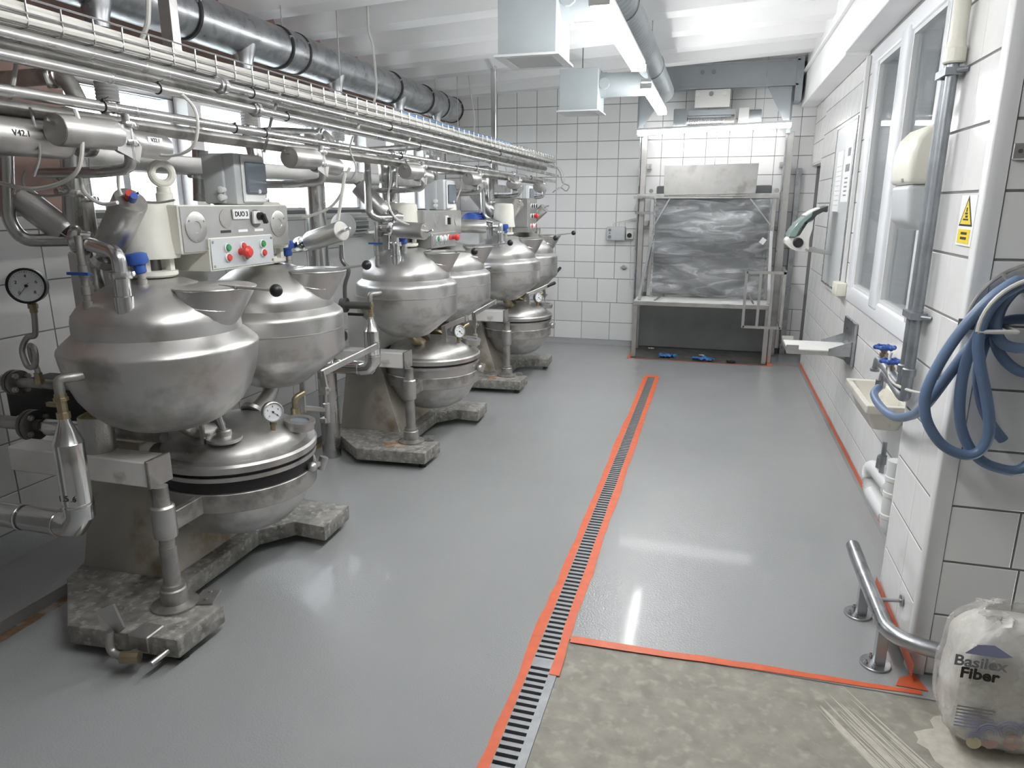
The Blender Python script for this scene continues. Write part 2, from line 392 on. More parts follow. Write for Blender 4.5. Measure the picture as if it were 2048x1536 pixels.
for k, (a, b) in enumerate(wins):
    root = tag(bpy.data.objects.new(f'window_{k+1}', None), kind='structure'); C.objects.link(root); root.location = (LX-.1, (a+b)/2, WZ0); WL[root.name] = Vector(root.location)
    m = MB(); x0, x1 = LX-.16, LX-.10; w = .045
    m.box(x0, x1, a, b, WZ0, WZ0+w); m.box(x0, x1, a, b, WZ1-w, WZ1); m.box(x0, x1, a, a+w, WZ0+w, WZ1-w); m.box(x0, x1, b-w, b, WZ0+w, WZ1-w)
    n = 1 if b-a < 1 else 2
    for i in range(1, n+1): yy = a+(b-a)*i/(n+1); m.box(x0, x1, yy-.025, yy+.025, WZ0+w, WZ1-w)
    m.build('window_frame', 'pvc_frame', root, bevel=.004)
    for i in range(n+1):
        p = MB(); p.box(LX-.135, LX-.13, a+w+(b-a-w)*i/(n+1), a+(b-a-w)*(i+1)/(n+1)+w*.4, WZ0+w, WZ1-w); p.build('pane', 'clear_pane', root)
    m = MB(); m.box(LX-.30, LX+.02, a-.01, b+.01, WZ0-.025, WZ0); m.build('window_sill', 'white_paint', root, bevel=.004)
# ---- back wall, tiled, with bare lower course of wider tiles
m = MB(); m.box(-3.4, 1.3, BY, BY+.2, -.12, 3.2); m.box(-.82, .62, BY-.002, BY, 0, .62)
wb = tag(m.build('wall_back', 'grout', origin=(-1, BY, 0)), kind='structure')
CB = []
hz = [.045, .254, .489, .766]+[.766+.1905*i for i in range(1, 12)]+[2.90]
def brow(j):
    if j < 2: return steps(-3.16, .97, .3335, -1.805-.3335*4)
    if j == 2: return steps(-3.16, .97, .2346, -1.53-.2346*6)
    return steps(-3.16, .97, .2346, -1.572-.2346*6)
tiles(wb, (0, BY, 0), (1, 0, 0), (0, 0, 1), (0, -1, 0), brow, hz, 'tile', [(-.78, .62, -.1, .62)])
m = MB(); m.box(-.80, .62, BY-.012, BY-.002, 0, .63); m.build('kick_panel', 'plain_grey', wb)
# ---- right wall: tiles, window to the office, jamb at the far opening
RT = 2.57
m = MB()
WA, WB_, WC0, WC1 = 3.60, 5.28, .96, 2.56
m.box(RX, RX+.12, CYf, 7.42, -.12, WC0); m.box(RX, RX+.12, CYf, WA, WC0, 3.2); m.box(RX, RX+.12, WB_, 7.42, WC0, 3.2); m.box(RX, RX+.12, WA, WB_, WC1, 3.2)
m.box(RX, RX+.12, 7.42, BY, 2.0, 3.2)
wr = tag(m.build('wall_right', 'grout', origin=(RX, 5, 0)), kind='structure')
m = MB(); m.box(1.10, 1.2, 7.42, BY, -.12, 2.0); m.box(RX-.004, 1.1, 7.415, 7.424, 0, 2.0); m.box(RX, 1.1, 7.42, BY, 1.993, 2.0); m.build('jamb_lining', 'plaster', wr)
rz = [.045, .19]+[.19+.2035*i for i in range(1, 12)]+[RT]
tiles(wr, (RX, 0, 0), (0, 1, 0), (0, 0, 1), (-1, 0, 0), lambda j: steps(2.96, 7.42, .25, 2.96+.09), rz, 'tile', [(WA, WB_, WC0, WC1)], gap=.0025, gv=.007)
tiles(wr, (RX, 0, 0), (0, 1, 0), (0, 0, 1), (-1, 0, 0), steps(7.42, BY-.01, .2), [2.0, 2.2, 2.4, RT], 'tile', gap=.0025, gv=.007)
# bulkhead under the ceiling on the right
m = MB(); m.box(.75, RX, 5.5, BY, RT, 3.1); m.box(.75, RX, CYf, 5.5, RT+.018, 3.1); m.box(.72, .75, CYf, BY, 2.86, 2.885)
tag(m.build('wall_bulkhead', 'plaster', origin=(.8, 5, 2.57), bevel=.004), kind='structure')
# window_4 of the office
root = tag(bpy.data.objects.new('window_4', None), kind='structure'); C.objects.link(root); root.location = (RX, 4.4, WC0); WL[root.name] = Vector(root.location)
m = MB(); x0, x1 = RX-.02, RX+.125; a, b, z0, z1 = WA, WB_, WC0, WC1; w = .11
for n_, q in [('frame_rail', (x0, x1, a, b, z0, z0+w)), ('frame_rail', (x0, x1, a, b, z1-w+.01, z1)), ('frame_stile', (x0, x1, a, a+w, z0+w*.8, z1-w*.8)), ('frame_stile', (x0, x1, b-w-.05, b, z0+w*.8, z1-w*.8)), ('mullion', (x0-.012, x1, 4.31, 4.48, z0+w*.6, z1-w*.6))]:
    m = MB(); m.box(*q); m.build(n_, 'pvc_frame', root, bevel=.016, seg=3)
for c0, c1 in [(a+w, 4.31), (4.48, b-w-.05)]:
    p = MB(); p.box(RX+.012, RX+.018, c0, c1, z0+w, z1-w+.01); p.build('pane', 'clear_pane', root)
    p = MB(); e = .02
    d_ = .012; p.box(RX-.008, RX+.03, c0-d_, c0+e, z0+w-d_, z1-w+.02); p.box(RX-.008, RX+.03, c1-e, c1+d_, z0+w-d_, z1-w+.02); p.box(RX-.008, RX+.03, c0+e, c1-e, z0+w-d_, z0+w+e); p.box(RX-.008, RX+.03, c0+e, c1-e, z1-w-e+.01, z1-w+.02); p.build('pane_bead', 'plastic_light', root)
# the dim office behind the glass
m = MB(); m.box(2.3, 2.35, 3.0, 6.6, 0, 3); m.box(RX+.13, 2.3, 6.6, 6.65, 0, 3); m.box(RX+.13, 2.3, 2.95, 3.0, 0, 3); m.box(RX+.13, 2.35, 3, 6.6, 2.72, 2.76); m.box(RX+.13, 2.35, 3, 6.6, -.1, 0)
tag(m.build('wall_office', 'room_grey', origin=(1.6, 5, 0)), kind='structure')
m = MB(); m.box(2.29, 2.30, 4.2, 5.6, 1.0, 2.3); tag(m.build('wall_office_panel', 'plastic_grey'), kind='structure')
# ---- near column on the right
m = MB(); m.box(CX, 3.2, CYn, CYf, -.12, 3.2)
wc = tag(m.build('wall_column', 'grout', origin=(.9, 2.6, 0)), kind='structure')
cz = [.005]+[.04+.2*i for i in range(1, 15)]+[2.95]
tiles(wc, (CX, 0, 0), (0, 1, 0), (0, 0, 1), (-1, 0, 0), [CYn+.045, 2.68, CYf-.01], cz, 'tile', gap=.003, gv=.008)
tiles(wc, (0, CYn, 0), (1, 0, 0), (0, 0, 1), (0, -1, 0), lambda j: steps(CX+.045, 1.9, .25, CX+.245 if j % 2 == 0 else CX+.27), cz, 'tile', gap=.007, gv=.008)
m = MB(); m.prism([(CX-.007, CYn+.045), (CX-.007, CYn-.003), (CX-.003, CYn-.007), (CX+.045, CYn-.007), (CX+.045, CYn), (CX, CYn), (CX, CYn+.045)], 0, 2.95); m.build('corner_profile', 'plastic_light', wc, bevel=.001)
m = MB(); m.box(CX-.002, CX+.02, CYf-.012, CYf+.006, 0, 2.95); m.build('corner_profile', 'plastic_light', wc)
# the hall goes on to the right of the column and behind the camera
m = MB(); m.box(3.2, 3.4, Y0, 2.5, -.12, 3.3)
tag(m.build('wall_right_hall', 'plaster', origin=(3.3, 0, 0)), kind='structure')
m = MB(); m.box(-3.4, 3.4, Y0-.2, Y0, -.12, 3.3)
tag(m.build('wall_front', 'plaster', origin=(0, Y0, 0)), kind='structure')
# ================================================================== TWIN-KETTLE COOKERS
CONE = [(0, 1.345), (.10, 1.335), (.17, 1.307), (.225, 1.268), (.258, 1.232), (.275, 1.2), (.28, 1.18), (.28, 1.15), (.310, 1.128), (.320, 1.118), (.3225, 1.105), (.3225, .945), (.318, .93), (.15, .795), (.12, .778), (.06, .768), (0, .765)]
ROUND = [(0, 1.345), (.10, 1.338), (.17, 1.312), (.225, 1.275), (.262, 1.245), (.282, 1.218), (.287, 1.195), (.288, 1.15), (.325, 1.118), (.342, 1.10), (.345, 1.09), (.338, 1.04), (.325, .98), (.302, .92), (.27, .87), (.225, .825), (.17, .795), (.155, .79), (.10, .777), (0, .772)]
DISH = [(.315, .545), (.318, .50), (.314, .44), (.297, .375), (.262, .31), (.21, .262), (.14, .228), (.07, .214), (0, .21)]
def loft(m, rings, cap=True):
    k = len(rings[0]); vs = [p for r in rings for p in r]; fs = []
    for j in range(len(rings)-1):
        for i in range(k): fs.append((j*k+i, j*k+(i+1) % k, (j+1)*k+(i+1) % k, (j+1)*k+i))
    if cap: fs += [tuple(range(k-1, -1, -1)), tuple((len(rings)-1)*k+i for i in range(k))]
    return m.add(vs, fs)
def ring(c, r, tilt=(0, 0), n=28):
    return [Vector((c[0]+r*math.cos(2*PI*i/n), c[1]+r*math.sin(2*PI*i/n), c[2]+tilt[0]*r*math.cos(2*PI*i/n)+tilt[1]*r*math.sin(2*PI*i/n))) for i in range(n)]
def clamp(m, c, ax, r, h=.018):
    """tri-clamp ring with its wing nut"""
    ax, a, b = m.frame(ax); c = Vector(c)
    m.lathe([(r*.8, -h/2), (r, -h/2), (r*1.06, 0), (r, h/2), (r*.8, h/2)], c, ax, 20)
    m.cyl(c+a*r, c+a*r*1.45, h*.5, n=8)
def gauge(root, c, nrm, r, stem_to, name='pressure_gauge', body='steel', needle_ang=-.8):
    nrm = Vector(nrm).normalized(); c = Vector(c); mb = MB()
    mb.lathe([(r*.5, -r*.75), (r*.96, -r*.72), (r, -r*.6), (r, -.004), (r*1.04, 0), (r*1.04, .006), (r*.93, .008), (r*.90, .001)], c, nrm, 32, cap=False)
    g = mb.build(name, body, root)
    d = MB(); d.lathe([(0, .0015), (r*.92, .0015), (r*.92, -.004)], c, nrm, 32); d.build('dial', 'dial', g)
    ax, a, b = mb.frame(nrm); right = Vector((-nrm.y, nrm.x, 0)); up = nrm.cross(right).normalized(); right = right.normalized()
    t = MB()
    for i in range(31):
        an = math.radians(225-i*9); dr = right*math.cos(an)+up*math.sin(an); l = .12 if i % 5 == 0 else .06
        t.bar(c+nrm*.0022+dr*r*.85, c+nrm*.0022+dr*r*(.85-l), r*.02, .0006)
    t.build('scale_marks', 'ink', g)
    n = MB(); dr = right*math.cos(needle_ang)+up*math.sin(needle_ang); n.bar(c+nrm*.004-dr*r*.2, c+nrm*.004+dr*r*.72, r*.05, .001); n.cyl(c+nrm*.002, c+nrm*.007, r*.09, n=10); n.build('needle', 'ink', g)
    for i, s_ in enumerate(['0', '2', '4', '6', '8']):
        an = math.radians(225-i*67.5); dr = right*math.cos(an)+up*math.sin(an); text(s_, r*.26, c+nrm*.0022+dr*r*.56, right, up, 'ink', g)
    if stem_to is not None:
        s_ = MB(); p = c-nrm*r*.3-up*r*.95; s_.cyl(stem_to, p, r*.26, n=8); s_.cyl(p-Vector((0, 0, r*.45)), p, r*.34, n=6); s_.build('gauge_stem', 'brass', g)
    return g
def actuator_parts(m, p0, p1, r):
    """brushed cylinder body from base p0 to end p1"""
    p0, p1 = Vector(p0), Vector(p1); L_ = (p1-p0).length
    m.lathe([(r*.35, -r*.5), (r*.35, -.01), (r*.9, -.01), (r*.97, 0), (r, .006), (r, L_-.006), (r*.96, L_), (0, L_)], p0, p1-p0, 28)
def kettle(root, kx, ky, prof, fr, knob, name, funnel=(.225, .04)):
    m = MB(); m.lathe(prof, (kx, ky, 0), (0, 0, 1), 56, cap=False); k = m.build(name, 'steel_kettle', root)
    if prof is CONE:
        m = MB(); m.lathe([(.3228, 1.043), (.3245, 1.0435), (.3245, 1.048), (.3228, 1.0485)], (kx, ky, 0), n=56, cap=False); m.build('weld_seam', 'steel', k)
    # funnel with lid
    fx, fy = kx+funnel[0], ky+funnel[1]; zl = 1.305
    m = MB(); loft(m, [ring((kx+.135, ky+.02, 1.10), fr*.62), ring((kx+.185, ky+.03, 1.2), fr*.86), ring((fx, fy, zl), fr)]); fn = m.build('filling_funnel', 'steel', k)
    m = MB()
    pts = []
    for i in range(15):
        a = -1.9+2.9*i/14; pts.append((kx+.19+fr*.925*math.cos(a), ky+.03+fr*.925*math.sin(a), 1.232+.03*abs(a+.4)**1.2*.6))
    m.tube(pts, .0025, 5); m.build('funnel_rib', 'steel_bright', fn)
    m = MB(); m.lathe([(0, .012), (fr*.9, .010), (fr*1.02, .004), (fr*1.03, 0), (fr*1.0, -.004)], (fx, fy, zl+.004), n=36, cap=False); m.cbox((fx-fr*.9, fy+.0, zl+.01), (.05, .09, .016)); m.cyl((fx-fr*1.02, fy-.06, zl+.012), (fx-fr*1.02, fy+.06, zl+.012), .008, n=8)
    ld = m.build('funnel_lid', 'steel', k)
    d = (Vector(knob)-Vector((fx, fy, zl))); d.z = 0; d.normalize()
    e0 = Vector((fx, fy, zl+.013))+d*fr*.75
    m = MB(); m.bar(Vector((fx, fy, zl+.014))+d*fr*.35, Vector((fx, fy, zl+.014))+d*fr*1.05, .022, .008); m.cyl(e0, knob, .0065, .005, 8); m.build('lid_handle', 'steel', ld)
    m = MB(); m.sphere(knob, .022, 14, 9); m.build('handle_knob', 'black', ld)
    return k
def drum(root, kx, ky, label=None):
    m = MB(); m.lathe([(.075, 1.345), (.085, 1.352), (.085, 1.366), (.06, 1.368)], (kx, ky, 0), n=28); b = m.build('drive_flange', 'cream', root)
    for a in range(4):
        m = MB(); m.cbox((kx+.062*math.cos(a*PI/2+.4), ky+.062*math.sin(a*PI/2+.4), 1.39), (.022, .022, .05)); m.build('lantern_leg', 'cream', b)
    m = MB(); m.cyl((kx, ky, 1.33), (kx, ky, 1.42), .03, n=16); m.build('agitator_shaft', 'steel_dark', b)
    m = MB(); m.lathe([(.098, 1.412), (.10, 1.42), (.092, 1.47), (.088, 1.56), (.084, 1.60), (.07, 1.612), (0, 1.615)], (kx, ky, 0), n=32, cap=True); return m.build('gear_housing', 'cream', root)
def cooker(i, ox, oy, label, sign, A):
    root = thing('twin_kettle_cooker', label, 'cooker', (ox, oy, 0), 'twin-kettle cookers along the window wall')
    P = lambda x, y, z: Vector((ox+x, oy+y, z))
    # ---- base
    out = [(.26, .48), (.27, .22), (.10, .235), (-.01, .10), (-.01, -.37), (.05, -.465), (.25, -.48), (.24, -.72), (-.21, -.755), (-.50, -.49), (-.55, -.36), (-.55, .30), (-.25, .5)]
    m = MB(); m.prism([(ox+x, oy+y) for x, y in out], .037, .113); base = m.build('base_plate', 'cast_grime', root, bevel=.007, seg=2)
    for x, y in [(.2, .42), (.2, -.66), (-.45, -.35), (-.4, .3)]:
        m = MB(); m.cyl(P(x, y, 0), P(x, y, .04), .024, n=12); m.build('foot', 'dark_rubber', base)
    m = MB(); m.prism([(ox+x, oy+y) for x, y in [(-.10, -.60), (.0, -.52), (.12, -.58), (.05, -.66), (-.04, -.68)]], .1125, .1142); m.build('rust_patch', 'rust' if i > 0 else 'cast_grime', base)
    # ---- pedestal
    m = MB(); b0 = [(-.52, -.39), (-.08, -.385), (-.08, .16), (-.35, .40), (-.52, .40)]; t0 = [(-.50, -.27), (-.30, -.24), (-.27, .12), (-.36, .27), (-.50, .27)]
    loft(m, [[P(x, y, .112) for x, y in b0], [P(x, y, .64) for x, y in t0]]); m.build('pedestal', 'pedestal_steel', root, bevel=.006, seg=2)
    m = MB(); m.box(ox-.50, ox-.26, oy-.26, oy+.26, .64, 1.42); m.build('rear_column', 'white_paint', root, bevel=.01)
    # ---- side beam over the post
    m = MB(); m.box(ox-.60, ox+.052, oy-.56, oy-.455, .60, .70); bm_ = m.build('side_beam', 'white_paint', root, bevel=.006)
    m = MB(); m.box(ox+.046, ox+.062, oy-.565, oy-.45, .597, .705); m.build('beam_end_plate', 'steel_dull', bm_, bevel=.003)
    # ---- post carrying the clamp ring
    px_, py_ = .07, -.53
    m = MB(); m.lathe([(.031, .15), (.031, .36), (.028, .36), (.028, .60)], P(px_, py_, 0), n=20); post = m.build('support_post', 'steel_dull', root)
    m = MB(); m.lathe([(.085, .113), (.085, .122), (.062, .128), (.05, .132), (.048, .185), (.042, .19), (.042, .205), (.031, .207)], P(px_, py_, 0), n=24); m.build('post_flange', 'steel_dull', post)
    m = MB(); m.lathe([(.031, .395), (.041, .40), (.043, .42), (.043, .52), (.036, .527)], P(px_, py_, 0), n=20); m.build('post_collar', 'steel', post)
    m = MB(); m.cbox(P(px_+.09, py_+.07, .118), (.07, .10, .008), Matrix.Rotation(.35, 3, 'Z')); m.cyl(P(px_+.1, py_+.05, .12), P(px_+.1, py_+.05, .128), .007, n=6); m.cyl(P(px_+.08, py_+.1, .12), P(px_+.08, py_+.1, .128), .007, n=6); m.build('stop_plate', 'steel_dull', post)
    # ---- locking pedal at the near end of the base
    if i == 0:
        m = MB(); q = P(.005, -.775, .02)
        m.extrude([q+Vector((-.035, -.01, .20)), q+Vector((.035, .0, .235)), q+Vector((.045, .02, .13)), q+Vector((.01, .02, .10)), q+Vector((-.03, .0, .12))], (.004, .006, 0))
        pd = m.build('lock_pedal', 'steel', root)
        m = MB(); m.bend([q+Vector((0, 0, .12)), q+Vector((.0, -.01, .045)), q+Vector((.06, -.012, .035)), q+Vector((.10, .01, .05))], .014, rad=.04); m.build('pedal_arm', 'steel_dull', pd)
        m = MB(); m.cyl(q+Vector((.07, -.03, .05)), q+Vector((.13, -.01, .05)), .022, n=10); m.build('pedal_roller', 'brass', pd)
        m = MB(); m.box(ox+.05, ox+.135, oy-.745, oy-.66, .055, .118); m.build('pedal_block', 'steel_dull', base, bevel=.004)
        m = MB(); m.cyl(P(.185, -.79, .055), P(.20, -.70, .065), .01, n=10); m.build('locating_pin', 'steel', base)
    # ---- lower bowl
    bx, by = ox+.015, oy-.02
    m = MB(); m.lathe(DISH, (bx, by, 0), n=56, cap=False); bowl = m.build('vacuum_bowl', 'steel', root)
    m = MB(); m.lathe([(.318, .405), (.330, .405), (.330, .485), (.318, .485)], (bx, by, 0), n=56, cap=False)
    ax_ = P(px_, py_, .445); m.cbox(ax_+Vector((.0, .115, 0)), (.03, .16, .075)); cr = m.build('clamp_ring', 'steel_dull', root, bevel=.003)
    m = MB(); m.lathe([(.30, .538), (.334, .538), (.334, .556), (.30, .556)], (bx, by, 0), n=56, cap=False); m.build('bowl_flange', 'steel', bowl)
    if i == 0:
        m = MB(); m.lathe([(.3195, .487), (.3195, .537)], (bx, by, 0), n=48, cap=False); m.build('gasket_gap_shade', 'black', bowl)  # black band painted in for the shaded gap above the clamp ring
    m = MB(); m.lathe([(.322, .556), (.322, .576)], (bx, by, 0), n=48, cap=False); m.build('gasket_gap_shade', 'black', bowl)
    m = MB(); m.lathe([(.29, .572), (.339, .572), (.342, .598), (.334, .608), (.298, .612), (.292, .628), (.282, .645), (.25, .668), (.18, .694), (.1, .708), (0, .712)], (bx, by, 0), n=56, cap=False); lid = m.build('bowl_lid', 'steel', root)
    # lid fittings
    g = gauge(lid, P(.24, -.055, .762), (.78, -.62, .08), .042, P(.225, -.045, .66), needle_ang=-.75)
    sx, sy = ox+.20, oy+.07
    m = MB(); m.lathe([(.062, .662), (.062, .684), (.066, .686), (.066, .70), (.04, .70), (.04, .692), (0, .692)], (sx, sy, 0), (0.12, .0, 1), n=28); m.build('sight_glass', 'steel', lid)
    m = MB(); m.lathe([(0, .6935), (.0395, .6935)], (sx, sy, 0), (0.12, 0, 1), n=24, cap=False); m.build('glass_disc', 'smoked', lid)
    m = MB(); m.bend([P(.17, .21, .64), P(.17, .21, .745), P(.20, .25, .765)], .014, rad=.02); m.lathe([(.02, .655), (.02, .70), (.017, .70)], P(.17, .21, 0), n=12); m.build('vent_elbow', 'brass', lid)
    # ball clamp on the ring
    m = MB(); q = P(.29, .12, .47); m.cyl(q, q+Vector((.05, -.03, .015)), .012, n=10); m.cyl(q+Vector((.035, .015, -.025)), q+Vector((.05, .03, .03)), .02, n=12); m.bar(q+Vector((.045, -.005, .01)), q+Vector((.055, -.075, .02)), .014, .018); m.build('ring_clamp', 'steel', cr)
    m = MB(); m.sphere(q+Vector((.06, -.085, .025)), .022, 14, 10); m.build('clamp_ball', 'steel', cr)
    # discharge necks and valve linkages
    for s_, dy in ((0, -1), (1, 1)):
        m = MB(); m.tube([P(-.01, dy*.31, .80), P(.0, dy*.26, .735), P(.0, dy*.14, .68)], .036, 16, smooth=4); m.lathe([(.055, .0), (.055, .018), (.042, .022)], P(0, dy*.13, .685), (0, dy*.15, .12), 20); nk = m.build('discharge_neck', 'steel' if i == 0 else 'brass', root)
    # ---- hand wheel / shaft under kettle A, lever linkage under kettle B
    if i == 0:
        h = P(.105, -.215, 0)
        m = MB(); m.cyl(h+Vector((-.008, 0, .79)), h+Vector((.01, 0, .72)), .012, n=10); m.cyl(h+Vector((.01, 0, .725)), h+Vector((.012, 0, .695)), .018, n=10); m.lathe([(.03, .664), (.03, .69), (.024, .695)], h+Vector((.012, 0, .03)), n=16); m.lathe([(.02, .68), (.064, .677), (.07, .684), (.068, .693), (.03, .70)], h+Vector((.012, 0, 0)), n=28); m.cyl(h+Vector((.014, 0, .65)), h+Vector((.016, 0, .58)), .014, n=10); m.cyl(h+Vector((-.01, 0, .6)), h+Vector((.045, 0, .6)), .009, n=8)
        m.build('valve_handwheel', 'steel', root)
        m = MB(); m.bar(P(.05, -.26, .79), P(.052, -.26, .60), .012, .016); m.bar(P(.0, -.30, .635), P(.12, -.235, .6), .014, .02); m.build('valve_linkage', 'steel', root)
    else:
        lever(root, P(.14, -.12, .79), P(.30, -.03 if i == 1 else .12, .86), 'lever_arm', knob=(i == 2))
    lever(root, P(.16, .46, .80), P(.22, .98 if i == 0 else .86, .85 if i < 2 else .93), 'lever_arm', knob=(i == 2))
    m = MB(); m.bar(P(.10, .39, .80), P(.10, .385, .62), .014, .022); m.bar(P(.10, .385, .645), P(.17, .46, .62), .02, .02); m.build('valve_linkage', 'steel', root)
    # ---- kettles
    kA = kettle(root, ox-.01, oy-.345 if i == 0 else oy-.335, ROUND if i == 0 else CONE, .145 if i == 0 else .122, P(.565 if i == 0 else .46, -.435 if i == 0 else -.36, 1.322), 'kettle')
    kB = kettle(root, ox, oy+.345, CONE, .13 if i == 0 else .118, P(.47, .40, 1.338), 'kettle')
    # necks on the domes
    fittings(kA, P(-.01, -.345, 0), i, True); fittings(kB, P(0, .345, 0), i, False)
    # condensate nozzle on kettle A
    q = P(-.045, -.68 if i == 0 else -.655, 1.045 if i == 0 else 1.085)
    m = MB(); m.bend([q+Vector((.01, .03, .0)), q+Vector((-.01, -.03, .0)), q+Vector((-.035, -.06, -.0)), q+Vector((-.035, -.06, -.05))], .016, rad=.03); m.build('steam_elbow', 'steel_dull', kA)
    m = MB(); b_ = q+Vector((-.035, -.06, -.05)); m.lathe([(.019, 0), (.019, -.012), (.023, -.013), (.023, -.024), (.016, -.026), (.016, -.062), (.021, -.064), (.021, -.085)], b_, n=8); m.bar(b_+Vector((-.06, 0, -.04)), b_+Vector((0, 0, -.04)), .014, .014); m.build('drain_cock', 'brass', kA)
    # ---- gear housings, control cabinet
    dA = drum(root, ox-.01, oy-.345); dB = drum(root, ox, oy+.335)
    if i == 0:
        e = P(-.0, -.255, 0)
        m = MB(); m.lathe([(.03, 1.60), (.03, 1.64), (.025, 1.645), (.025, 1.665)], e, n=12); m.torus(e+Vector((0, 0, 1.712)), .036, .0145, (1, -.55, 0), 24, 10); m.build('eye_bolt', 'cream', root)
    zt, zb = (1.60, 1.425) if i == 0 else (1.565, 1.40)
    px0, y0, y1 = .12, -.335, .345
    if i == 2: y0, y1, zt = -.02, .28, 1.66
    m = MB(); m.box(ox-.20, ox+px0, oy+y0, oy+y1, zb, zt); cab = m.build('control_cabinet', 'cream' if i == 0 else 'panel_steel', root, bevel=.004)
    m = MB(); m.box(ox+px0, ox+px0+.004, oy+y0+.006, oy+y1-.006, zb+.005, zt-.006); fp = m.build('front_plate', 'panel_steel', cab, bevel=.0015)
    sy0, sy1, sz0, sz1 = (-.20, .195, 1.36, 1.475) if i == 0 else ((-.23, .20, 1.335, 1.42) if i == 1 else (0, .26, 1.36, 1.64))
    m = MB(); m.box(ox-.05, ox+px0+.012, oy+sy0-.006, oy+sy1+.006, sz0-.008, min(sz1, zb+.01)); m.box(ox+px0, ox+px0+.012, oy+sy0-.004, oy+sy1+.004, sz0-.004, sz1+.003); hb = m.build('button_box', 'cream' if i == 0 else 'panel_steel', cab, bevel=.003)
    X1 = ox+px0+.012
    m = MB(); m.box(X1, X1+.004, oy+sy0, oy+sy1, sz0, sz1); sp = m.build('button_plate', 'plastic_grey' if i == 0 else 'panel_steel', cab, bevel=.001)
    m = MB()
    for yy in (sy0+.012, sy1-.012):
        for zz in (sz0+.012, sz1-.012): m.cyl((X1+.004, oy+yy, zz), (X1+.007, oy+yy, zz), .005, n=8)
    m.build('plate_screw', 'steel_dull', sp)
    X1 += .004
    def button(yy, zz, mt, r=.013, h=.012, collar=True):
        if collar:
            k = MB(); k.lathe([(r*1.35, 0), (r*1.35, .006), (r*1.15, .009), (r*1.0, .006)], (X1, oy+yy, zz), (1, 0, 0), 20); k.build('button_collar', 'plastic_light', sp)
        k = MB(); k.lathe([(r, 0), (r, h), (r*.8, h+.003), (0, h+.003)], (X1, oy+yy, zz), (1, 0, 0), 20); return k.build('push_button', mt, sp)
    def mushroom(yy, zz):
        k = MB(); k.lathe([(.014, 0), (.014, .022), (.022, .026), (.024, .034), (.024, .042), (.016, .05), (0, .052)], (X1, oy+yy, zz), (1, 0, 0), 24); k.build('emergency_stop', 'red', sp)
    if i == 0:
        button(-.11, 1.438, 'green'); button(-.11, 1.400, 'red'); button(-.015, 1.44, 'red', .012); button(-.0, 1.398, 'green', .012); mushroom(-.03, 1.418)
        button(.115, 1.442, 'green'); button(.118, 1.405, 'red')
        for yy in (-.255, .262):
            k = MB(); k.lathe([(.056, 0), (.056, .003), (.05, .005), (.022, .005), (.02, .002), (0, .002)], (ox+px0+.004, oy+yy, 1.52), (1, 0, 0), 32); k.build('inspection_cover', 'steel', fp)
            k = MB()
            for a in range(3): k.cyl((ox+px0+.004, oy+yy+.046*math.cos(a*2.094+.5), 1.52+.046*math.sin(a*2.094+.5)), (ox+px0+.012, oy+yy+.046*math.cos(a*2.094+.5), 1.52+.046*math.sin(a*2.094+.5)), .004, n=6)
            k.build('cover_screw', 'steel_dull', fp)
        k = MB(); k.lathe([(.036, 0), (.036, .002), (0, .002)], (ox+px0+.0042, oy-.085, 1.548), (1, 0, 0), 28); k.build('blank_disc', 'steel_dull', fp)
        k = MB(); k.lathe([(.036, 0), (.036, .002), (0, .002)], (ox+px0+.0042, oy+.105, 1.545), (1, 0, 0), 28); k.build('blank_disc', 'steel_dark', fp)
        k = MB(); k.box(ox+px0+.006, ox+px0+.012, oy-.045, oy+.055, 1.545, 1.583); npl = k.build('name_plate', 'plastic_light', fp, bevel=.001)
        text('DUO 3', .027, (ox+px0+.0128, oy+.005, 1.564), (0, 1, 0), (0, 0, 1), 'ink', npl, bold=.0006)
        k = MB(); k.box(ox+px0+.006, ox+px0+.016, oy+.08, oy+.125, 1.525, 1.575); sw = k.build('switch_plate', 'plastic_light', fp, bevel=.001)
        k = MB(); k.cyl((ox+px0+.016, oy+.112, 1.555), (ox+px0+.032, oy+.112, 1.555), .016, n=18); k.cbox((ox+px0+.038, oy+.118, 1.545), (.018, .012, .04), Matrix.Rotation(.5, 3, 'X')); k.build('rotary_switch', 'black', fp)
        for yy, s_ in [(-.09, 'MIXER'), (.015, 'MANUAL'), (.12, 'LIGHT')]:
            k = MB(); k.box(ox+px0+.004, ox+px0+.0055, oy+yy-.03, oy+yy+.03, 1.494, 1.504); tg = k.build('label_strip', 'dark_rubber' if yy < 0 else 'paper', fp)
    elif i == 1:
        for k_, mt in enumerate(['green', 'plastic_light', 'plastic_light', 'red']): button(-.16+.068*k_, 1.385, mt, .016)
        mushroom(.12, 1.385)
        for k_ in range(3):
            k = MB(); k.box(X1, X1+.003, oy-.185+.075*k_, oy-.125+.075*k_, 1.345, 1.36); k.build('label_strip', 'ink_grey', sp)
        k = MB(); k.lathe([(.045, 0), (.045, .003), (0, .003)], (ox+px0+.004, oy-.13, 1.505), (1, 0, 0), 28); k.build('inspection_cover', 'steel', fp)
        k = MB(); k.box(ox+px0+.004, ox+px0+.012, oy+.02, oy+.07, 1.47, 1.53); sw = k.build('switch_plate', 'plastic_light', fp, bevel=.001)
        k = MB(); k.cbox((ox+px0+.02, oy+.055, 1.495), (.02, .02, .045)); k.build('rotary_switch', 'black', fp)
        k = MB(); k.lathe([(.04, 0), (.04, .003), (0, .003)], (ox+px0+.004, oy+.24, 1.5), (1, 0, 0), 28); k.build('inspection_cover', 'steel', fp)
    else:
        for r_ in range(3):
            for c_ in range(3): button(.05+.08*c_, 1.41+.09*r_, [['red', 'plastic_light', 'red'], ['black', 'red', 'black'], ['black', 'black', 'black']][r_][c_], .017)
        mushroom(.13, 1.50)
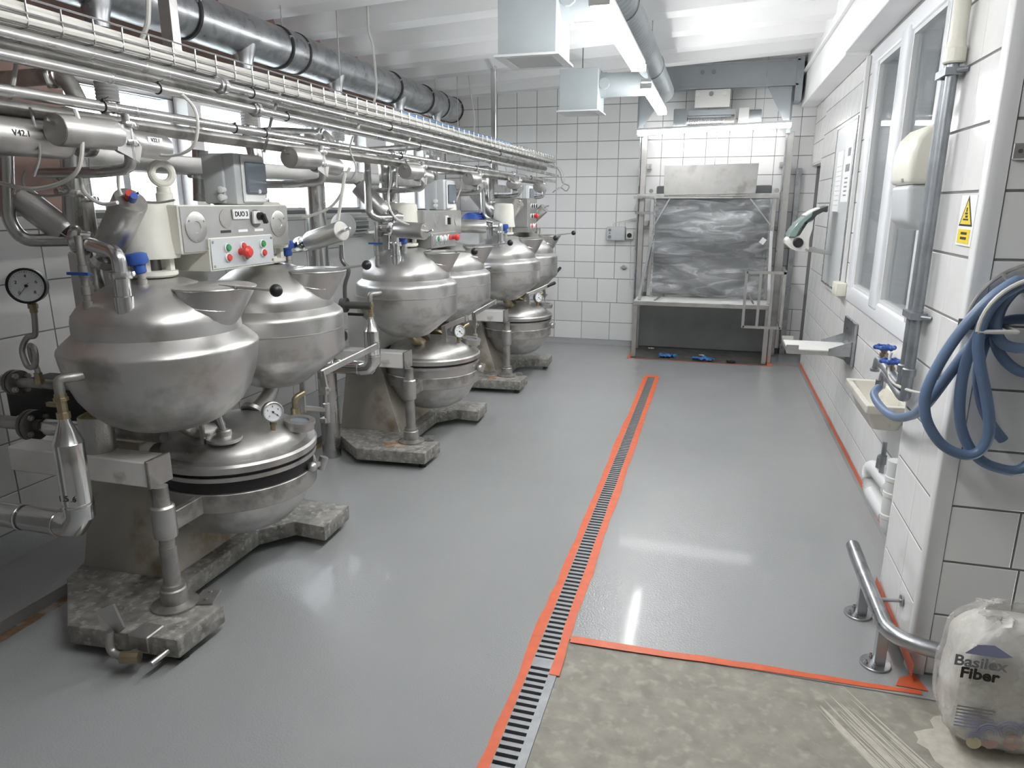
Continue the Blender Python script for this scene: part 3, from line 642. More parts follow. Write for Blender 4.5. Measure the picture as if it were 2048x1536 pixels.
    # ---- small enclosure with window on top of the cabinet
    ex, ey, ez = [(.07, .165, zt), (.07, .245, zt), (.07, .24, zt-.07)][i]
    hh, ww, dd = [(.205, .19, .13), (.205, .195, .12), (.19, .2, .12)][i]
    m = MB(); m.box(ox+ex-dd, ox+ex, oy+ey-ww/2, oy+ey+ww/2, ez, ez+hh); m.box(ox+ex-dd-.02, ox+ex-.05, oy+ey-ww/2-.012, oy+ey+ww/2+.012, ez+.004, ez+hh-.004); en = m.build('fuse_enclosure', 'plastic_grey', root, bevel=.010, seg=2)
    m = MB(); w2 = ww*.5; m.box(ox+ex, ox+ex+.012, oy+ey-w2*.62, oy+ey+w2*.96, ez+.01, ez+hh-.006); fc = m.build('enclosure_cover', 'plastic_light', en, bevel=.005)
    m = MB(); m.box(ox+ex+.012, ox+ex+.026, oy+ey-w2*.52, oy+ey+w2*.9, ez+hh*.22, ez+hh*.84); wd = m.build('enclosure_door', 'smoked', en, bevel=.006)
    m = MB(); m.cyl((ox+ex+.02, oy+ey+w2*.25, ez+hh*.27), (ox+ex+.03, oy+ey+w2*.25, ez+hh*.27), .009, n=12); m.build('door_latch', 'plastic_light', wd)
    m = MB()
    for k_ in range(2): m.lathe([(.011, 0), (.011, -.018), (.014, -.02), (.014, -.03), (.006, -.034)], (ox+ex-.05, oy+ey-ww/2-.008, ez+.03+.03*k_), (0, 1, 0), 8)
    m.build('cable_gland', 'plastic_light', en)
    return root
def lever(root, p0, p1, name, knob=False):
    """flat lever bar above a forked turnbuckle rod"""
    m = MB(); p0, p1 = Vector(p0), Vector(p1)
    m.bar(p0, p1, .012, .034); lv = m.build(name, 'steel', root, bevel=.003)
    m = MB(); d = (p1-p0).normalized()
    if knob: m.cyl(p1-d*.03, p1+d*.075, .015, .016, 12); m.build('lever_grip', 'black', lv)
    else: m.cyl(p1-d*.02-Vector((.0, 0, .02)), p1-d*.02+Vector((0, 0, .02)), .011, n=10); m.build('lever_tip', 'steel', lv)
    q = p0+d*.01
    m = MB(); m.bar(q+Vector((0, 0, .01)), q+Vector((.012, .0, -.075)), .014, .03); m.cbox(q+Vector((.014, 0, -.085)), (.022, .03, .04)); m.cyl(q+Vector((-.01, 0, -.08)), q+Vector((.04, 0, -.08)), .009, n=8); m.build('fork_head', 'steel', lv)
    m = MB(); m.cyl(q+Vector((.014, 0, -.10)), q+Vector((.014, 0, -.15)), .006, n=8); m.lathe([(.009, -.15), (.017, -.152), (.017, -.205), (.014, -.21), (.014, -.25), (.009, -.252)], q+Vector((.014, 0, 0)), n=12); m.cbox(q+Vector((.004, -.01, -.235)), (.03, .04, .024)); m.build('turnbuckle', 'steel', lv)
    return lv
def fittings(k, c, i, isA):
    # stub with sight/vent, clamp elbow and blue level probe on the dome; c is the kettle axis on the floor
    if isA:
        if i != 2:
            m = MB(); m.lathe([(.017, 1.235), (.017, 1.28), (.013, 1.281), (.013, 1.30), (.016, 1.302), (.016, 1.33), (.013, 1.332), (.013, 1.36), (.016, 1.362), (.016, 1.40), (.013, 1.402), (.013, 1.50)], c+Vector((-.08, -.225, 0)), n=12); m.build('vent_stack', 'steel_dull', k)
            m = MB(); q = c+Vector((-.08, -.225, 1.375)); m.bar(q+Vector((-.045, -.02, 0)), q+Vector((.045, -.02, 0)), .012, .01); m.build('tap_handle', 'blue_plastic', k)
        m = MB(); q = c+Vector((.07, -.22, 0)) if i == 0 else c+Vector((.03, -.2, 0)); m.lathe([(.032, 1.24), (.032, 1.30), (.027, 1.303), (.027, 1.37)], q, n=18); nz = m.build('nozzle', 'steel_bright', k)
        m = MB(); clamp(m, q+Vector((0, 0, 1.372)), (0, 0, 1), .036, .022); m.build('pipe_clamp', 'steel_bright', nz)
        m = MB(); m.bend([q+Vector((0, 0, 1.375)), q+Vector((0, 0, 1.445)), q+Vector((-.13, .02, 1.47))], .024, rad=.055); m.build('nozzle_elbow', 'steel_bright', nz)
        q = c+Vector((.045, -.105, 0))
    else: q = c+Vector((.03, .12, 0))
    m = MB(); m.lathe([(.018, 1.30), (.018, 1.345), (.014, 1.347), (.014, 1.37)], q, n=12); pb = m.build('probe_socket', 'steel_dull', k)
    m = MB(); m.lathe([(.014, 0), (.02, .005), (.02, .03), (.034, .035), (.037, .045), (.036, .067), (.024, .073), (0, .075)], q+Vector((0, 0, 1.365)), (-.12, -.1, 1), 18); pr_ = m.build('level_probe', 'blue_plastic', pb); m = MB(); t_ = q+Vector((-.005, -.004, 1.415)); m.cyl(t_, t_+Vector((-.055, -.02, .012)), .011, n=8); m.build('probe_plug', 'blue_plastic', pb)
cooker(0, -1.97, 2.48, 'nearest stainless twin-kettle cooker, marked DUO 3, with a round-bellied front kettle', 'DUO 3', 0)
cooker(1, -1.88, 4.50, 'middle stainless twin-kettle cooker with a row of four buttons and one red stop', None, 0)
cooker(2, -1.79, 6.40, 'farthest stainless twin-kettle cooker, nearest the tiled end wall', None, 0)
# ================================================================== OVERHEAD PIPES, TRAY, DUCT
def pipe_run(label, x, z0, z1, y0, y1, r, m_, unions=(), ties=(), rings=(), name='overhead_pipe'):
    root = thing(name, label, 'pipe', (x, (y0+y1)/2, min(z0, z1)-r), 'pipes running the length of the cooker row')
    zz = lambda y: z0+(z1-z0)*(y-y0)/(y1-y0)
    m = MB(); m.cyl((x, y0, z0), (x, y1, z1), r, n=18); m.build('pipe', m_, root)
    for y in unions:
        m = MB(); c = Vector((x, y, zz(y))); m.lathe([(r, -.02), (r*1.45, -.018), (r*1.45, -.004), (r*1.75, -.003), (r*1.75, .014), (r*1.4, .016), (r, .03)], c, (0, 1, 0), 20); m.build('union_nut', 'steel_bright', root)
    for y in rings:
        m = MB(); m.lathe([(r*1.005, -.004), (r*1.06, -.002), (r*1.06, .002), (r*1.005, .004)], (x, y, zz(y)), (0, 1, 0), 18, cap=False); m.build('weld_ring', 'steel_dull', root)
    for y in ties:
        m = MB(); m.torus((x, y, zz(y)), r*1.08, .0022, (0, 1, .08), 18, 5); m.cbox((x+r*.5, y, zz(y)+r*1.15), (.006, .006, .006)); m.bar((x+r*.5, y, zz(y)+r*1.15), (x+r*1.4, y+.006, zz(y)+r*1.7), .003, .0012); m.build('cable_tie', 'black', root)
    return root
PX = -1.70
pipe_run('upper of the three front overhead pipes, just below the wire tray', PX, 2.008, 1.990, .7, 7.70, .0165, 'steel_pipe', unions=(2.25,), ties=(2.42, 3.6, 5.6), rings=(1.9, 3.1, 4.9, 6.3))
pipe_run('middle of the three front overhead pipes above the cookers', PX+.012, 1.958, 1.903, .7, 7.72, .0150, 'steel_pipe', unions=(2.42,), ties=(1.93, 2.62, 3.95, 5.3), rings=(1.75, 3.4, 5.8))
pipe_run('lowest of the three front overhead pipes, carrying the valve tees', PX, 1.876, 1.842, .7, 7.66, .0150, 'steel_pipe', unions=(3.60, 6.0), ties=(1.72, 2.3, 2.48, 3.72, 5.0, 6.6), rings=(1.76, 1.84, 2.84, 2.94, 3.98, 4.08))
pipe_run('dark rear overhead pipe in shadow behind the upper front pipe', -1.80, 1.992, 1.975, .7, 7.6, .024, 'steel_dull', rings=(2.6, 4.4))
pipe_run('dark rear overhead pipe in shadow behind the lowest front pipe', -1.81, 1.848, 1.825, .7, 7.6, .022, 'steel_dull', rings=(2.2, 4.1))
# flat cable duct behind
m = MB(); m.box(-2.30, -2.18, 2.1, 7.6, 1.73, 1.80); o = m.build('cable_duct', 'steel', bevel=.004); tag(o, 'flat stainless cable duct running behind the front overhead pipes', 'cable duct')
# cable tray
TY0, TY1 = .8, 7.98
tr = thing('wire_cable_tray', 'long wire basket cable tray hung above the cooker row', 'cable tray', (-1.86, 4.4, 2.045))
for x, z in [(-1.755, 2.118), (-1.755, 2.082), (-1.762, 2.05), (-1.85, 2.048), (-1.94, 2.05), (-1.955, 2.118)]:
    m = MB(); m.cyl((x, TY0, z), (x, TY1, z), .0028, n=6); m.build('long_wire', 'steel_bright', tr)
first = None; y = TY0+.04
while y < TY1:
    if first is None:
        m = MB(); m.bend([(-1.757, y, 2.12), (-1.757, y, 2.047), (-1.953, y, 2.047), (-1.953, y, 2.12)], .0028, 6, .012, 3); first = m.build('cross_wire', 'steel_bright', tr)
    else:
        c = first.copy(); C.objects.link(c); c.parent = tr; c.location = first.location+Vector((0, y-TY0-.04, 0))
    y += .105
cb = thing('cable_bundle', 'bundle of pale cables lying in the wire tray', 'cables', (-1.85, 4.4, 2.052))
for k in range(15):
    m = MB(); x = [-1.92, -1.90, -1.88, -1.86, -1.84, -1.82, -1.80, -1.78, -1.77, -1.772, -1.774, -1.79, -1.81, -1.83, -1.85][k]; z0 = [2.06]*8+[2.064, 2.082, 2.098, 2.10, 2.098, 2.09, 2.085]; z0 = z0[k]
    m.tube([(x+.006*math.sin(1.3*k+yy*2.1), yy, z0+.004*math.sin(yy*3+k)) for yy in [TY0+(TY1-TY0)*q/28 for q in range(29)]], .0105, 7); m.build('cable', ['cable', 'cable', 'cable_grey'][k % 3] if k < 8 else 'cable', cb)
m = MB(); m.tube([(-1.768+.004*math.sin(q), 3.9+.1*q, 2.112+.003*math.sin(q*1.7)) for q in range(24)], .009, 7); m.build('cable', 'cable_blue', cb)
# tray hangers
for k, (y, lab) in enumerate([(2.38, 'flat steel hanger bar dropping to the tray above the nearest cooker')]):
    m = MB(); m.box(-2.02, -1.965, y-.02, y+.02, 2.05, ceil_z(-2)+.05); o = m.build('hanger_bar', 'steel', bevel=.003); tag(o, lab, 'hanger')
m = MB(); m.box(-2.03, -1.985, 6.43, 6.475, 1.78, 2.80); m.bar((-2.02, 6.45, 2.77), (-2.06, 6.36, 2.88), .055, .02); m.bar((-2.06, 6.36, 2.87), (-2.06, 6.35, 2.96), .055, .02)
o = m.build('support_pole', 'steel_bright', bevel=.003); tag(o, 'tall square steel support pole by the farthest cooker', 'pole')
def rod(p0, p1, r, mt, label, name='hanger_rod', cat='rod', group=None):
    m = MB(); m.cyl(p0, p1, r, n=8); m.lathe([(r*3, 0), (r*3, .006), (r, .008)], p1, Vector(p0)-Vector(p1), 10); o = m.build(name, mt); return tag(o, label, cat, group)
def ctop(u, v): 
    p = at(u, v, z=2.85); return Vector((p.x, p.y, ceil_z(p.x)+.0))
for u, v, lab in [(672, 12, 'thin threaded rod from the ceiling to the tray, left of the hanging cable'), (914, 148, 'short thin rod from the ceiling in front of the end wall tiles')]:
    p = at(u, v, z=2.86); rod((p.x, p.y, 2.12), (p.x, p.y, ceil_z(p.x)+.1), .004, 'steel', lab)
def cord(pts, r, mt, label, name='hanging_cable', cat='cable', group=None, smooth=5):
    m = MB(); m.tube(pts, r, 7, smooth=smooth); o = m.build(name, mt); return tag(o, label, cat, group)
p = at(735, 12, z=2.9); cord([(p.x, p.y, 2.96), (p.x+.0, p.y, 2.75), at(745, 90, y=p.y), at(751, 145, y=p.y), at(752, 185, y=p.y), at(745, 215, y=p.y)], .008, 'cable', 'white cable hanging from the ceiling beside the big round duct')
p = at(938, 150, z=2.86); cord([(p.x, p.y, 2.93), at(938, 150, y=p.y), at(942, 190, y=p.y), at(949, 235, y=p.y), at(948, 270, y=p.y), at(950, 290, y=p.y)], .007, 'cable', 'thin white cable hanging in front of the end wall by the steel pole')
p = Vector((-1.9, 2.2, 2.3)); cord([at(297, -5, y=2.2), at(296, 40, y=2.2), at(289, 65, y=2.2), at(281, 85, y=2.2)], .009, 'cable', 'thick pale cable dropping into the tray beside the flat hanger bar')
# ---- ventilation duct
DXc, DZ, DR = -2.75, 2.565, .122
du = thing('ventilation_duct', 'large round galvanised duct below the ceiling over the windows', 'duct', (DXc, 4.2, DZ-DR))
edges = [.6, 2.0, 3.38, 4.22, 4.42, 5.85, 6.55, 6.95, 7.35]
for a, b in zip(edges[:-1], edges[1:]):
    m = MB(); r = DR+(.004 if b-a < .3 or (a == 6.55) else 0); m.lathe([(r-.004, a), (r, a), (r, b), (r-.004, b)], (DXc, 0, DZ), (0, 1, 0), 36, cap=(b == 7.35 or a == .6)); m.build('duct_section', 'galvanised', du)
for y in edges[1:]:
    m = MB(); m.lathe([(DR+.001, -.012), (DR+.009, -.009), (DR+.009, .009), (DR+.001, .012)], (DXc, y, DZ), (0, 1, 0), 36, cap=False); m.build('band_clamp', 'dark_rubber', du)
    m = MB(); m.cbox((DXc+DR*.92, y, DZ+DR*.42), (.012, .03, .018)); m.build('band_bolt', 'steel', du)
for k, (u, v) in enumerate([(180, 15), (478, 108), (662, 160), (790, 218), (866, 238)]):
    p = at(u, v, x=DXc); y = p.y; r = .05
    m = MB(); m.lathe([(r*1.7, .06), (r*1.25, -.02), (r, -.07), (r, -.13)], (DXc+.03, y, DZ-DR*.75), (0, 0, 1), 22, cap=False); m.build('branch_collar', 'galvanised', du)
    m = MB(); m.lathe([(r*1.02, 0), (r*1.16, .004), (r*1.16, .02), (r*1.02, .024)], (DXc+.03, y, DZ-DR*.75-.13), n=22, cap=False); m.build('branch_clamp', 'dark_rubber', du)
    fx = thing('flexible_riser', ['corrugated grey riser hose below the duct at the left edge', 'corrugated riser hose below the duct above the nearest cooker', 'corrugated riser hose below the duct between the nearest and middle cookers', 'corrugated riser hose below the duct above the middle cooker', 'corrugated riser hose at the far end of the duct'][k], 'hose', (DXc+.03, y, 1.9), 'risers under the round duct')
    m = MB(); pr = []
    z = DZ-DR*.75-.12
    while z > 2.05: pr += [(r*.93, z), (r*1.0, z-.008)]; z -= .016
    m.lathe(pr, (DXc+.03, y, 0), n=18, cap=False); m.build('corrugated_sleeve', 'cable_grey', fx)
    m = MB(); tx, ty = [(-2.2, 2.08), (-2.08, 2.95), (-2.02, 4.18), (-2.02, 4.95), (-1.95, 6.15)][k]; m.bend([(DXc+.03, y, 2.06), (DXc+.03, y, 1.93), (tx-.02, ty, 1.90), (tx, ty, 1.84), (tx, ty, 1.29)], r*.72, 16, .09, 6); m.build('riser_pipe', 'steel_pipe', fx)
    for zz in (1.62, 1.45):
        m = MB(); clamp(m, (tx, ty, zz), (0, 0, 1), r*.92, .02); m.build('pipe_clamp', 'steel_bright', fx)
m = MB(); m.cyl((-2.33, 3.86, 0), (-2.33, 3.86, 2.0), .06, n=24); o = m.build('standpipe', 'steel_pipe'); tag(o, 'tall polished standpipe rising between the nearest and middle cookers', 'pipe')
m = MB(); m.cyl((-2.33, 5.72, 0), (-2.33, 5.72, 2.0), .05, n=24); o = m.build('standpipe', 'steel_pipe'); tag(o, 'tall polished standpipe rising between the middle and farthest cookers', 'pipe')
m = MB(); m.cyl((DXc, 6.9, DZ+DR), (DXc, 6.9, ceil_z(DXc)+.11), .004, n=8); m.build('duct_rod', 'steel', du)
m = MB(); m.cyl((DXc, 4.3, DZ+DR), (DXc, 4.3, ceil_z(DXc)+.11), .004, n=8); m.build('duct_rod', 'steel', du)
# ---- valves: actuators along the lowest front pipe
def tee_valve(y, label, far=.2, two=True, nearl=.19, tagtext=None, r=.043, dx=0, drop=(-2.05, 0)):
    z = 1.876+(1.842-1.876)*(y-.7)/(7.66-.7); x = PX+dx
    root = thing('pneumatic_valve', label, 'valve', (x, y, z-.15), 'valves hanging from the lowest overhead pipe')
    m = MB(); m.cyl((x, y, z-.012), (x, y, z-.04), .012, n=14); m.cyl((x, y, z-.05), (x, y, z-.105), .016, n=14); body = m.build('valve_body', 'steel_bright', root)
    for zz in (z-.042, z-.092):
        m = MB(); clamp(m, (x, y, zz), (0, 0, 1), .028, .016); m.build('pipe_clamp', 'steel_bright', root)
    m = MB(); m.bend([(x, y, z-.10), (x, y, z-.165), (x-.10, y-.02, z-.175), (drop[0], y+drop[1], z-.175)], .0165, 14, .05); m.build('outlet_elbow', 'steel_pipe', root)
    za = z-.072
    m = MB(); actuator_parts(m, (x-.01, y-.045, za), (x-.01, y-.045-nearl, za-.004), r); cy = m.build('actuator', 'steel', root)
    m = MB(); m.lathe([(0, 0), (r*.93, 0), (r*.93, .0015), (0, .002)], (x-.01, y-.045-nearl, za-.004), (0, -1, 0), 26); m.build('end_cap', 'steel_dull', cy)
    m = MB(); m.cyl((x-.01, y-.045-nearl, za+.01), (x-.01, y-.07-nearl, za+.02), .006, n=8); m.build('air_fitting', 'steel_bright', cy)
    m = MB(); m.extrude([(x+.012, y-.06, za-.045), (x+.012, y+.02, za-.075), (x+.012, y+.035, za-.03), (x+.012, y-.005, za+.03), (x+.012, y-.04, za+.028)], (.003, 0, 0)); m.build('bracket', 'steel', root)
    if two:
        m = MB(); actuator_parts(m, (x-.05, y+.03, za-.012), (x-.05, y+.03+far, za-.02), r*.92); c2 = m.build('actuator', 'steel', root)
        if y < 2:
            m = MB(); m.box(x-.05+r*.92-.003, x-.05+r*.92+.001, y+.09, y+.15, za-.012, za+.006); tp = m.build('tag_plate', 'plastic_light', c2); text('V22.1', .016, (x-.05+r*.92+.0018, y+.12, za-.003), (0, 1, 0), (0, 0, 1), 'ink', tp)
    if tagtext:
        m = MB(); m.box(x-.01+r-.004, x-.01+r+.001, y-.045-nearl*.45, y-.045-nearl*.1, za-.012, za+.008); tp = m.build('tag_plate', 'plastic_light', cy)
        text(tagtext, .016, (x-.01+r+.0018, y-.045-nearl*.275, za-.002), (0, 1, 0), (0, 0, 1), 'ink', tp)
    return root
tee_valve(1.80, 'pneumatic valve at the left of the picture, first under the lowest front pipe', tagtext=None, far=.17)
tee_valve(2.89, 'pneumatic valve hanging right of the DUO 3 enclosure', far=.19)
tee_valve(4.03, 'pneumatic valve hanging left of the middle cooker enclosure', far=.18)
tee_valve(5.10, 'pneumatic valve hanging right of the middle cooker enclosure', far=.18)
tee_valve(6.20, 'pneumatic valve hanging above the farthest cooker', far=.18)
tee_valve(7.12, 'last pneumatic valve at the far end of the overhead pipes', far=.16)
def lone_actuator(p0, p1, r, label, body_to=None, tagtext=None, cap='steel_dull', name='pneumatic_actuator'):
    p0, p1 = Vector(p0), Vector(p1); c = Vector(((p0.x+p1.x)/2, (p0.y+p1.y)/2, min(p0.z, p1.z)-r))
    root = thing(name, label, 'actuator', c, 'pneumatic actuators on the cooker pipes')
    m = MB(); actuator_parts(m, p0, p1, r); cy = m.build('cylinder', 'steel', root)
    d = (p1-p0).normalized()
    m = MB(); m.lathe([(0, 0), (r*.93, 0), (r*.93, .0015), (0, .002)], p1, d, 26); m.build('end_cap', cap, cy)
    m = MB(); m.cyl(p1, p1+d*.03, .008, n=8); m.cyl(p1+d*.02, p1+d*.02+Vector((.03, .0, .01)), .006, n=8); m.build('air_fitting', 'steel_bright', cy)
    ax, a, b = m.frame(d)
    m = MB(); m.cbox(p0-d*.02, (.03, .03, .05)); m.bar(p0-d*.0+a*r*.8, p0-d*.055+a*r*.45, .02, .004); m.bar(p0-a*r*.8, p0-d*.055-a*r*.45, .02, .004); m.lathe([(r*.55, -.10), (r*.8, -.095), (r*.8, -.06), (r*.5, -.055)], p0, d, 20); m.build('yoke', 'steel_bright', root)
    if tagtext:
        n_ = Vector((.99, 0, .1)).normalized(); q = p0.lerp(p1, .62)+n_*(r+.001); rt = d if d.y > 0 else -d
        text(tagtext, .022, q, rt, n_.cross(rt), 'ink', cy)
    return root
lone_actuator((-1.80, 1.66, 1.775), (-1.80, 1.40, 1.775), .05, 'big horizontal actuator cut off by the left edge of the picture, tagged V42.1', tagtext='V42.1')
lone_actuator(at(128, 462, y=2.0), at(40, 395, y=1.95), .048, 'tilted steel actuator left of the nearest round kettle, leaning to the wall')
lone_actuator(at(222, 488, y=2.03), at(262, 400, y=1.98), .054, 'upright leaning steel actuator with red and blue air fittings over the nearest kettle')
lone_actuator(at(622, 482, y=2.98), at(683, 462, y=2.9), .045, 'nearly level actuator beside the rear kettle of the nearest cooker')
lone_actuator(at(768, 424, y=4.05), at(716, 372, y=4.0), .052, 'tilted actuator left of the middle cooker in front of the bright window')
lone_actuator(at(797, 459, y=3.9), at(850, 463, y=3.86), .048, 'level actuator in front of the middle cooker control panel')
lone_actuator(at(970, 453, y=5.0), at(922, 452, y=4.95), .048, 'level actuator right of the middle cooker control panel')
lone_actuator(at(985, 428, y=6.15), at(948, 385, y=6.1), .055, 'tilted actuator left of the farthest cooker, above its front kettle')
lone_actuator(at(1018, 438, y=6.2), at(1038, 405, y=6.15), .052, 'leaning actuator between the farthest kettle and its button panel')
lone_actuator(at(1066, 438, y=6.95), at(1089, 416, y=6.9), .048, 'leaning actuator right of the farthest button panel, against the end wall')
fb = [o for o in bpy.data.objects if o.get('label', '').startswith('upright leaning')][0]
_p0, _p1 = at(222, 488, y=2.03), at(262, 400, y=1.98); _d = (_p1-_p0).normalized()
for k_, (mt_, off) in enumerate([('red', (-.005, -.01, .004)), ('blue_plastic', (.022, -.02, -.004))]):
    m = MB(); q_ = _p1+Vector(off)+_d*.004; m.cyl(q_, q_+_d*.022+Vector((.01, -.012, 0)), .012, n=12); m.build('air_plug', mt_, fb)
m = MB(); m.bar(_p1+_d*.012+Vector((-.05, 0, 0)), _p1+_d*.014+Vector((.005, -.01, 0)), .016, .016); m.build('plug_block', 'steel_bright', fb)
# ---- steam supply loops with clamps
def loop_pipe(pts, r, label, mt='steel_pipe', name='supply_pipe', clamps=()):
    P = [Vector(p) for p in pts]; lo = min(P, key=lambda p: p.z)
    root = thing(name, label, 'pipe', (lo.x, lo.y, lo.z-r), None)
    m = MB(); m.bend(P, r, 16, r*3.2, 6); m.build('pipe', mt, root)
    for c, ax in clamps:
        m = MB(); clamp(m, c, ax, r*1.45, .02); m.build('pipe_clamp', 'steel_bright', root)
    e = P[-1]; d = (P[-1]-P[-2]).normalized()
    m = MB(); m.lathe([(r, -.01), (r*1.9, -.008), (r*2.1, 0), (r*2.1, .025), (r*1.5, .03), (r*1.2, .06), (0, .06)], e, d, 22); m.build('valve_ball', 'steel_bright', root)
    return root
loop_pipe([at(10, 250, y=1.9), at(16, 440, y=1.9), at(45, 481, y=1.92), at(148, 480, y=2.0)], .022, 'bent steel supply pipe at the left edge turning towards the nearest kettle')
loop_pipe([at(733, 312, y=3.9), at(738, 425, y=3.9), at(752, 436, y=3.92), at(785, 435, y=4.0)], .022, 'bent steel supply pipe turning towards the middle cooker')
loop_pipe([at(964, 365, y=6.0), at(967, 430, y=6.0), at(978, 438, y=6.02), at(998, 438, y=6.1)], .022, 'bent steel supply pipe turning towards the farthest cooker')
for k, (p0, p1, r, lab) in enumerate([
    (at(138, 285, y=2.02), at(147, 480, y=2.02), .03, 'upright steel pipe with clamp left of the DUO 3 drive housing'),
    (at(165, 300, y=2.1), at(172, 470, y=2.1), .02, 'thin upright pipe beside the clamped one near the left wall'),
    (at(505, 300, y=2.95), at(512, 470, y=2.95), .027, 'upright steel pipe right of the DUO 3 enclosure'),
    (at(786, 320, y=4.2), at(785, 500, y=4.1), .03, 'upright steel pipe in front of the middle front kettle'),
    (at(400, 300, y=2.75), at(402, 402, y=2.75), .035, 'dark upright pipe directly behind the DUO 3 enclosure'),
    (at(1075, 455, y=6.95), at(1073, 490, y=6.95), .03, 'short clamped pipe on the farthest rear kettle')]):
    root = thing('upright_pipe', lab, 'pipe', (p1.x, p1.y, p1.z), 'upright pipes on the cookers')
    m = MB(); m.cyl(p0, p1, r, n=18); m.build('pipe', 'steel_pipe', root)
    m = MB(); q = p0.lerp(p1, .5); clamp(m, q, p1-p0, r*1.4, .024); m.build('pipe_clamp', 'steel_bright', root)
# cross pipes to the wall
for k, (u0, v0, u1, v1, y, r, lab) in enumerate([(0, 160, 130, 150, 2.55, .035, 'dark cross pipe with end flange at the upper left against the window'), (560, 262, 655, 268, 4.3, .026, 'dark bent cross pipe behind the front pipes above the second window'), (745, 300, 850, 292, 5.9, .026, 'dark cross pipe above the middle cooker near the window')]):
    a, b = at(u0, v0, y=y), at(u1, v1, y=y)
    root = thing('cross_pipe', lab, 'pipe', (b.x, b.y, b.z-r), 'cross pipes behind the front pipes')
    m = MB(); m.bend([Vector((LX, a.y, a.z)), a, b, b+Vector((.03, .02, -.10))], r, 14, .06); m.build('pipe', 'steel_dull', root)
    m = MB(); m.lathe([(r, -.02), (r*1.5, -.018), (r*1.5, 0), (r*1.3, .004), (r*1.3, .02), (r, .022)], b.lerp(a, .12), b-a, 20); m.build('flange', 'steel_pipe', root)
# ---- air hoses and small cables
hz_ = [([(150, 218), (163, 262), (163, 310), (152, 345), (118, 367), (60, 378), (0, 366)], 1.62, .006, 'cable', 'pale air hose looping down at the far left past the first valve'),
 ([(130, 217), (150, 238), (160, 275), (158, 330), (165, 375), (180, 395), (205, 408), (235, 405)], 1.78, .006, 'cable', 'pale air hose dropping from the lowest pipe to the leaning actuator'),
 ([(90, 340), (140, 380), (100, 392), (60, 385), (45, 365), (50, 340)], 1.8, .004, 'cable_grey', 'thin grey air line coiled above the tilted actuator'),
 ([(237, 330), (237, 372), (243, 390)], 1.85, .005, 'cable', 'short air line dropping onto the red and blue fittings'),
 ([(285, 292), (320, 310), (360, 308), (388, 290), (396, 250), (388, 215), (365, 190)], 1.95, .005, 'cable', 'pale air hose curving up from the first valve to the middle pipe'),
 ([(700, 335), (688, 360), (684, 385), (660, 415), (620, 432), (605, 434)], 3.05, .007, 'cable', 'pale hose swinging from the second valve across the window'),
 ([(690, 345), (682, 400), (676, 440)], 3.0, .008, 'cable', 'straight pale hose dropping from the second valve to the level actuator'),
 ([(706, 272), (700, 300), (712, 335), (702, 360), (685, 362)], 3.1, .004, 'cable_grey', 'thin grey loop of air line right of the second valve'),
 ([(712, 225), (717, 250), (708, 285)], 3.3, .007, 'cable', 'pale hose strapped over the upper pipe before the middle cooker'),
 ([(783, 325), (782, 360), (776, 400), (790, 435), (825, 452), (850, 452)], 3.85, .006, 'cable', 'pale hose curving to the level actuator of the middle cooker'),
 ([(820, 275), (810, 310), (815, 330)], 3.9, .006, 'cable', 'short pale hose on the third valve'),
 ([(925, 375), (935, 345), (915, 395), (900, 440), (905, 470)], 4.9, .005, 'cable', 'thin hose hanging right of the middle enclosure'),
 ([(1010, 330), (1018, 360), (1035, 368)], 5.95, .006, 'cable', 'short pale hose on the fifth valve'),
 ([(1105, 325), (1120, 345), (1125, 365), (1138, 372), (1132, 382), (1120, 375), (1105, 385)], 7.55, .006, 'cable_grey', 'tangle of grey air line at the far end of the pipes'),
 ([(1098, 330), (1118, 335), (1128, 352), (1126, 370), (1112, 380)], 7.5, .006, 'cable', 'pale air line curl at the far end of the pipes'),
 ([(18, 220), (22, 190), (30, 145), (35, 110)], 1.6, .006, 'cable', 'pale cable tied between the pipes at the far left'),
 ([(80, 70), (88, 140), (100, 175)], 1.65, .006, 'cable_grey', 'grey flat hose strapped behind the pipes at upper left'),
 ([(60, 215), (80, 300), (68, 352)], 1.55, .0035, 'cable_grey', 'thin translucent line hanging at the far left'),
 ([(560, 185), (545, 230), (535, 275), (528, 305)], 2.6, .006, 'cable_grey', 'grey hose down behind the enclosure beside the second valve'),
 ([(350, 400), (320, 405), (285, 404), (262, 402)], 2.05, .004, 'cable_grey', 'grey cable from the enclosure across to the drive housing')]
for pts, y, r, mt, lab in hz_: cord([at(u, v, y=y) for u, v in pts], r, mt, lab, 'air_hose', 'hose', 'air hoses around the valves')
m = MB(); m.tube([at(800, 235, y=6.2), at(830, 228, y=6.1), at(848, 240, y=6.0), at(835, 255, y=6.05), at(815, 250, y=6.1), at(790, 262, y=6.1)], .01, 7, smooth=5); tag(m.build('cable_coil', 'cable'), 'loop of spare white cable resting on the far tray', 'cable')
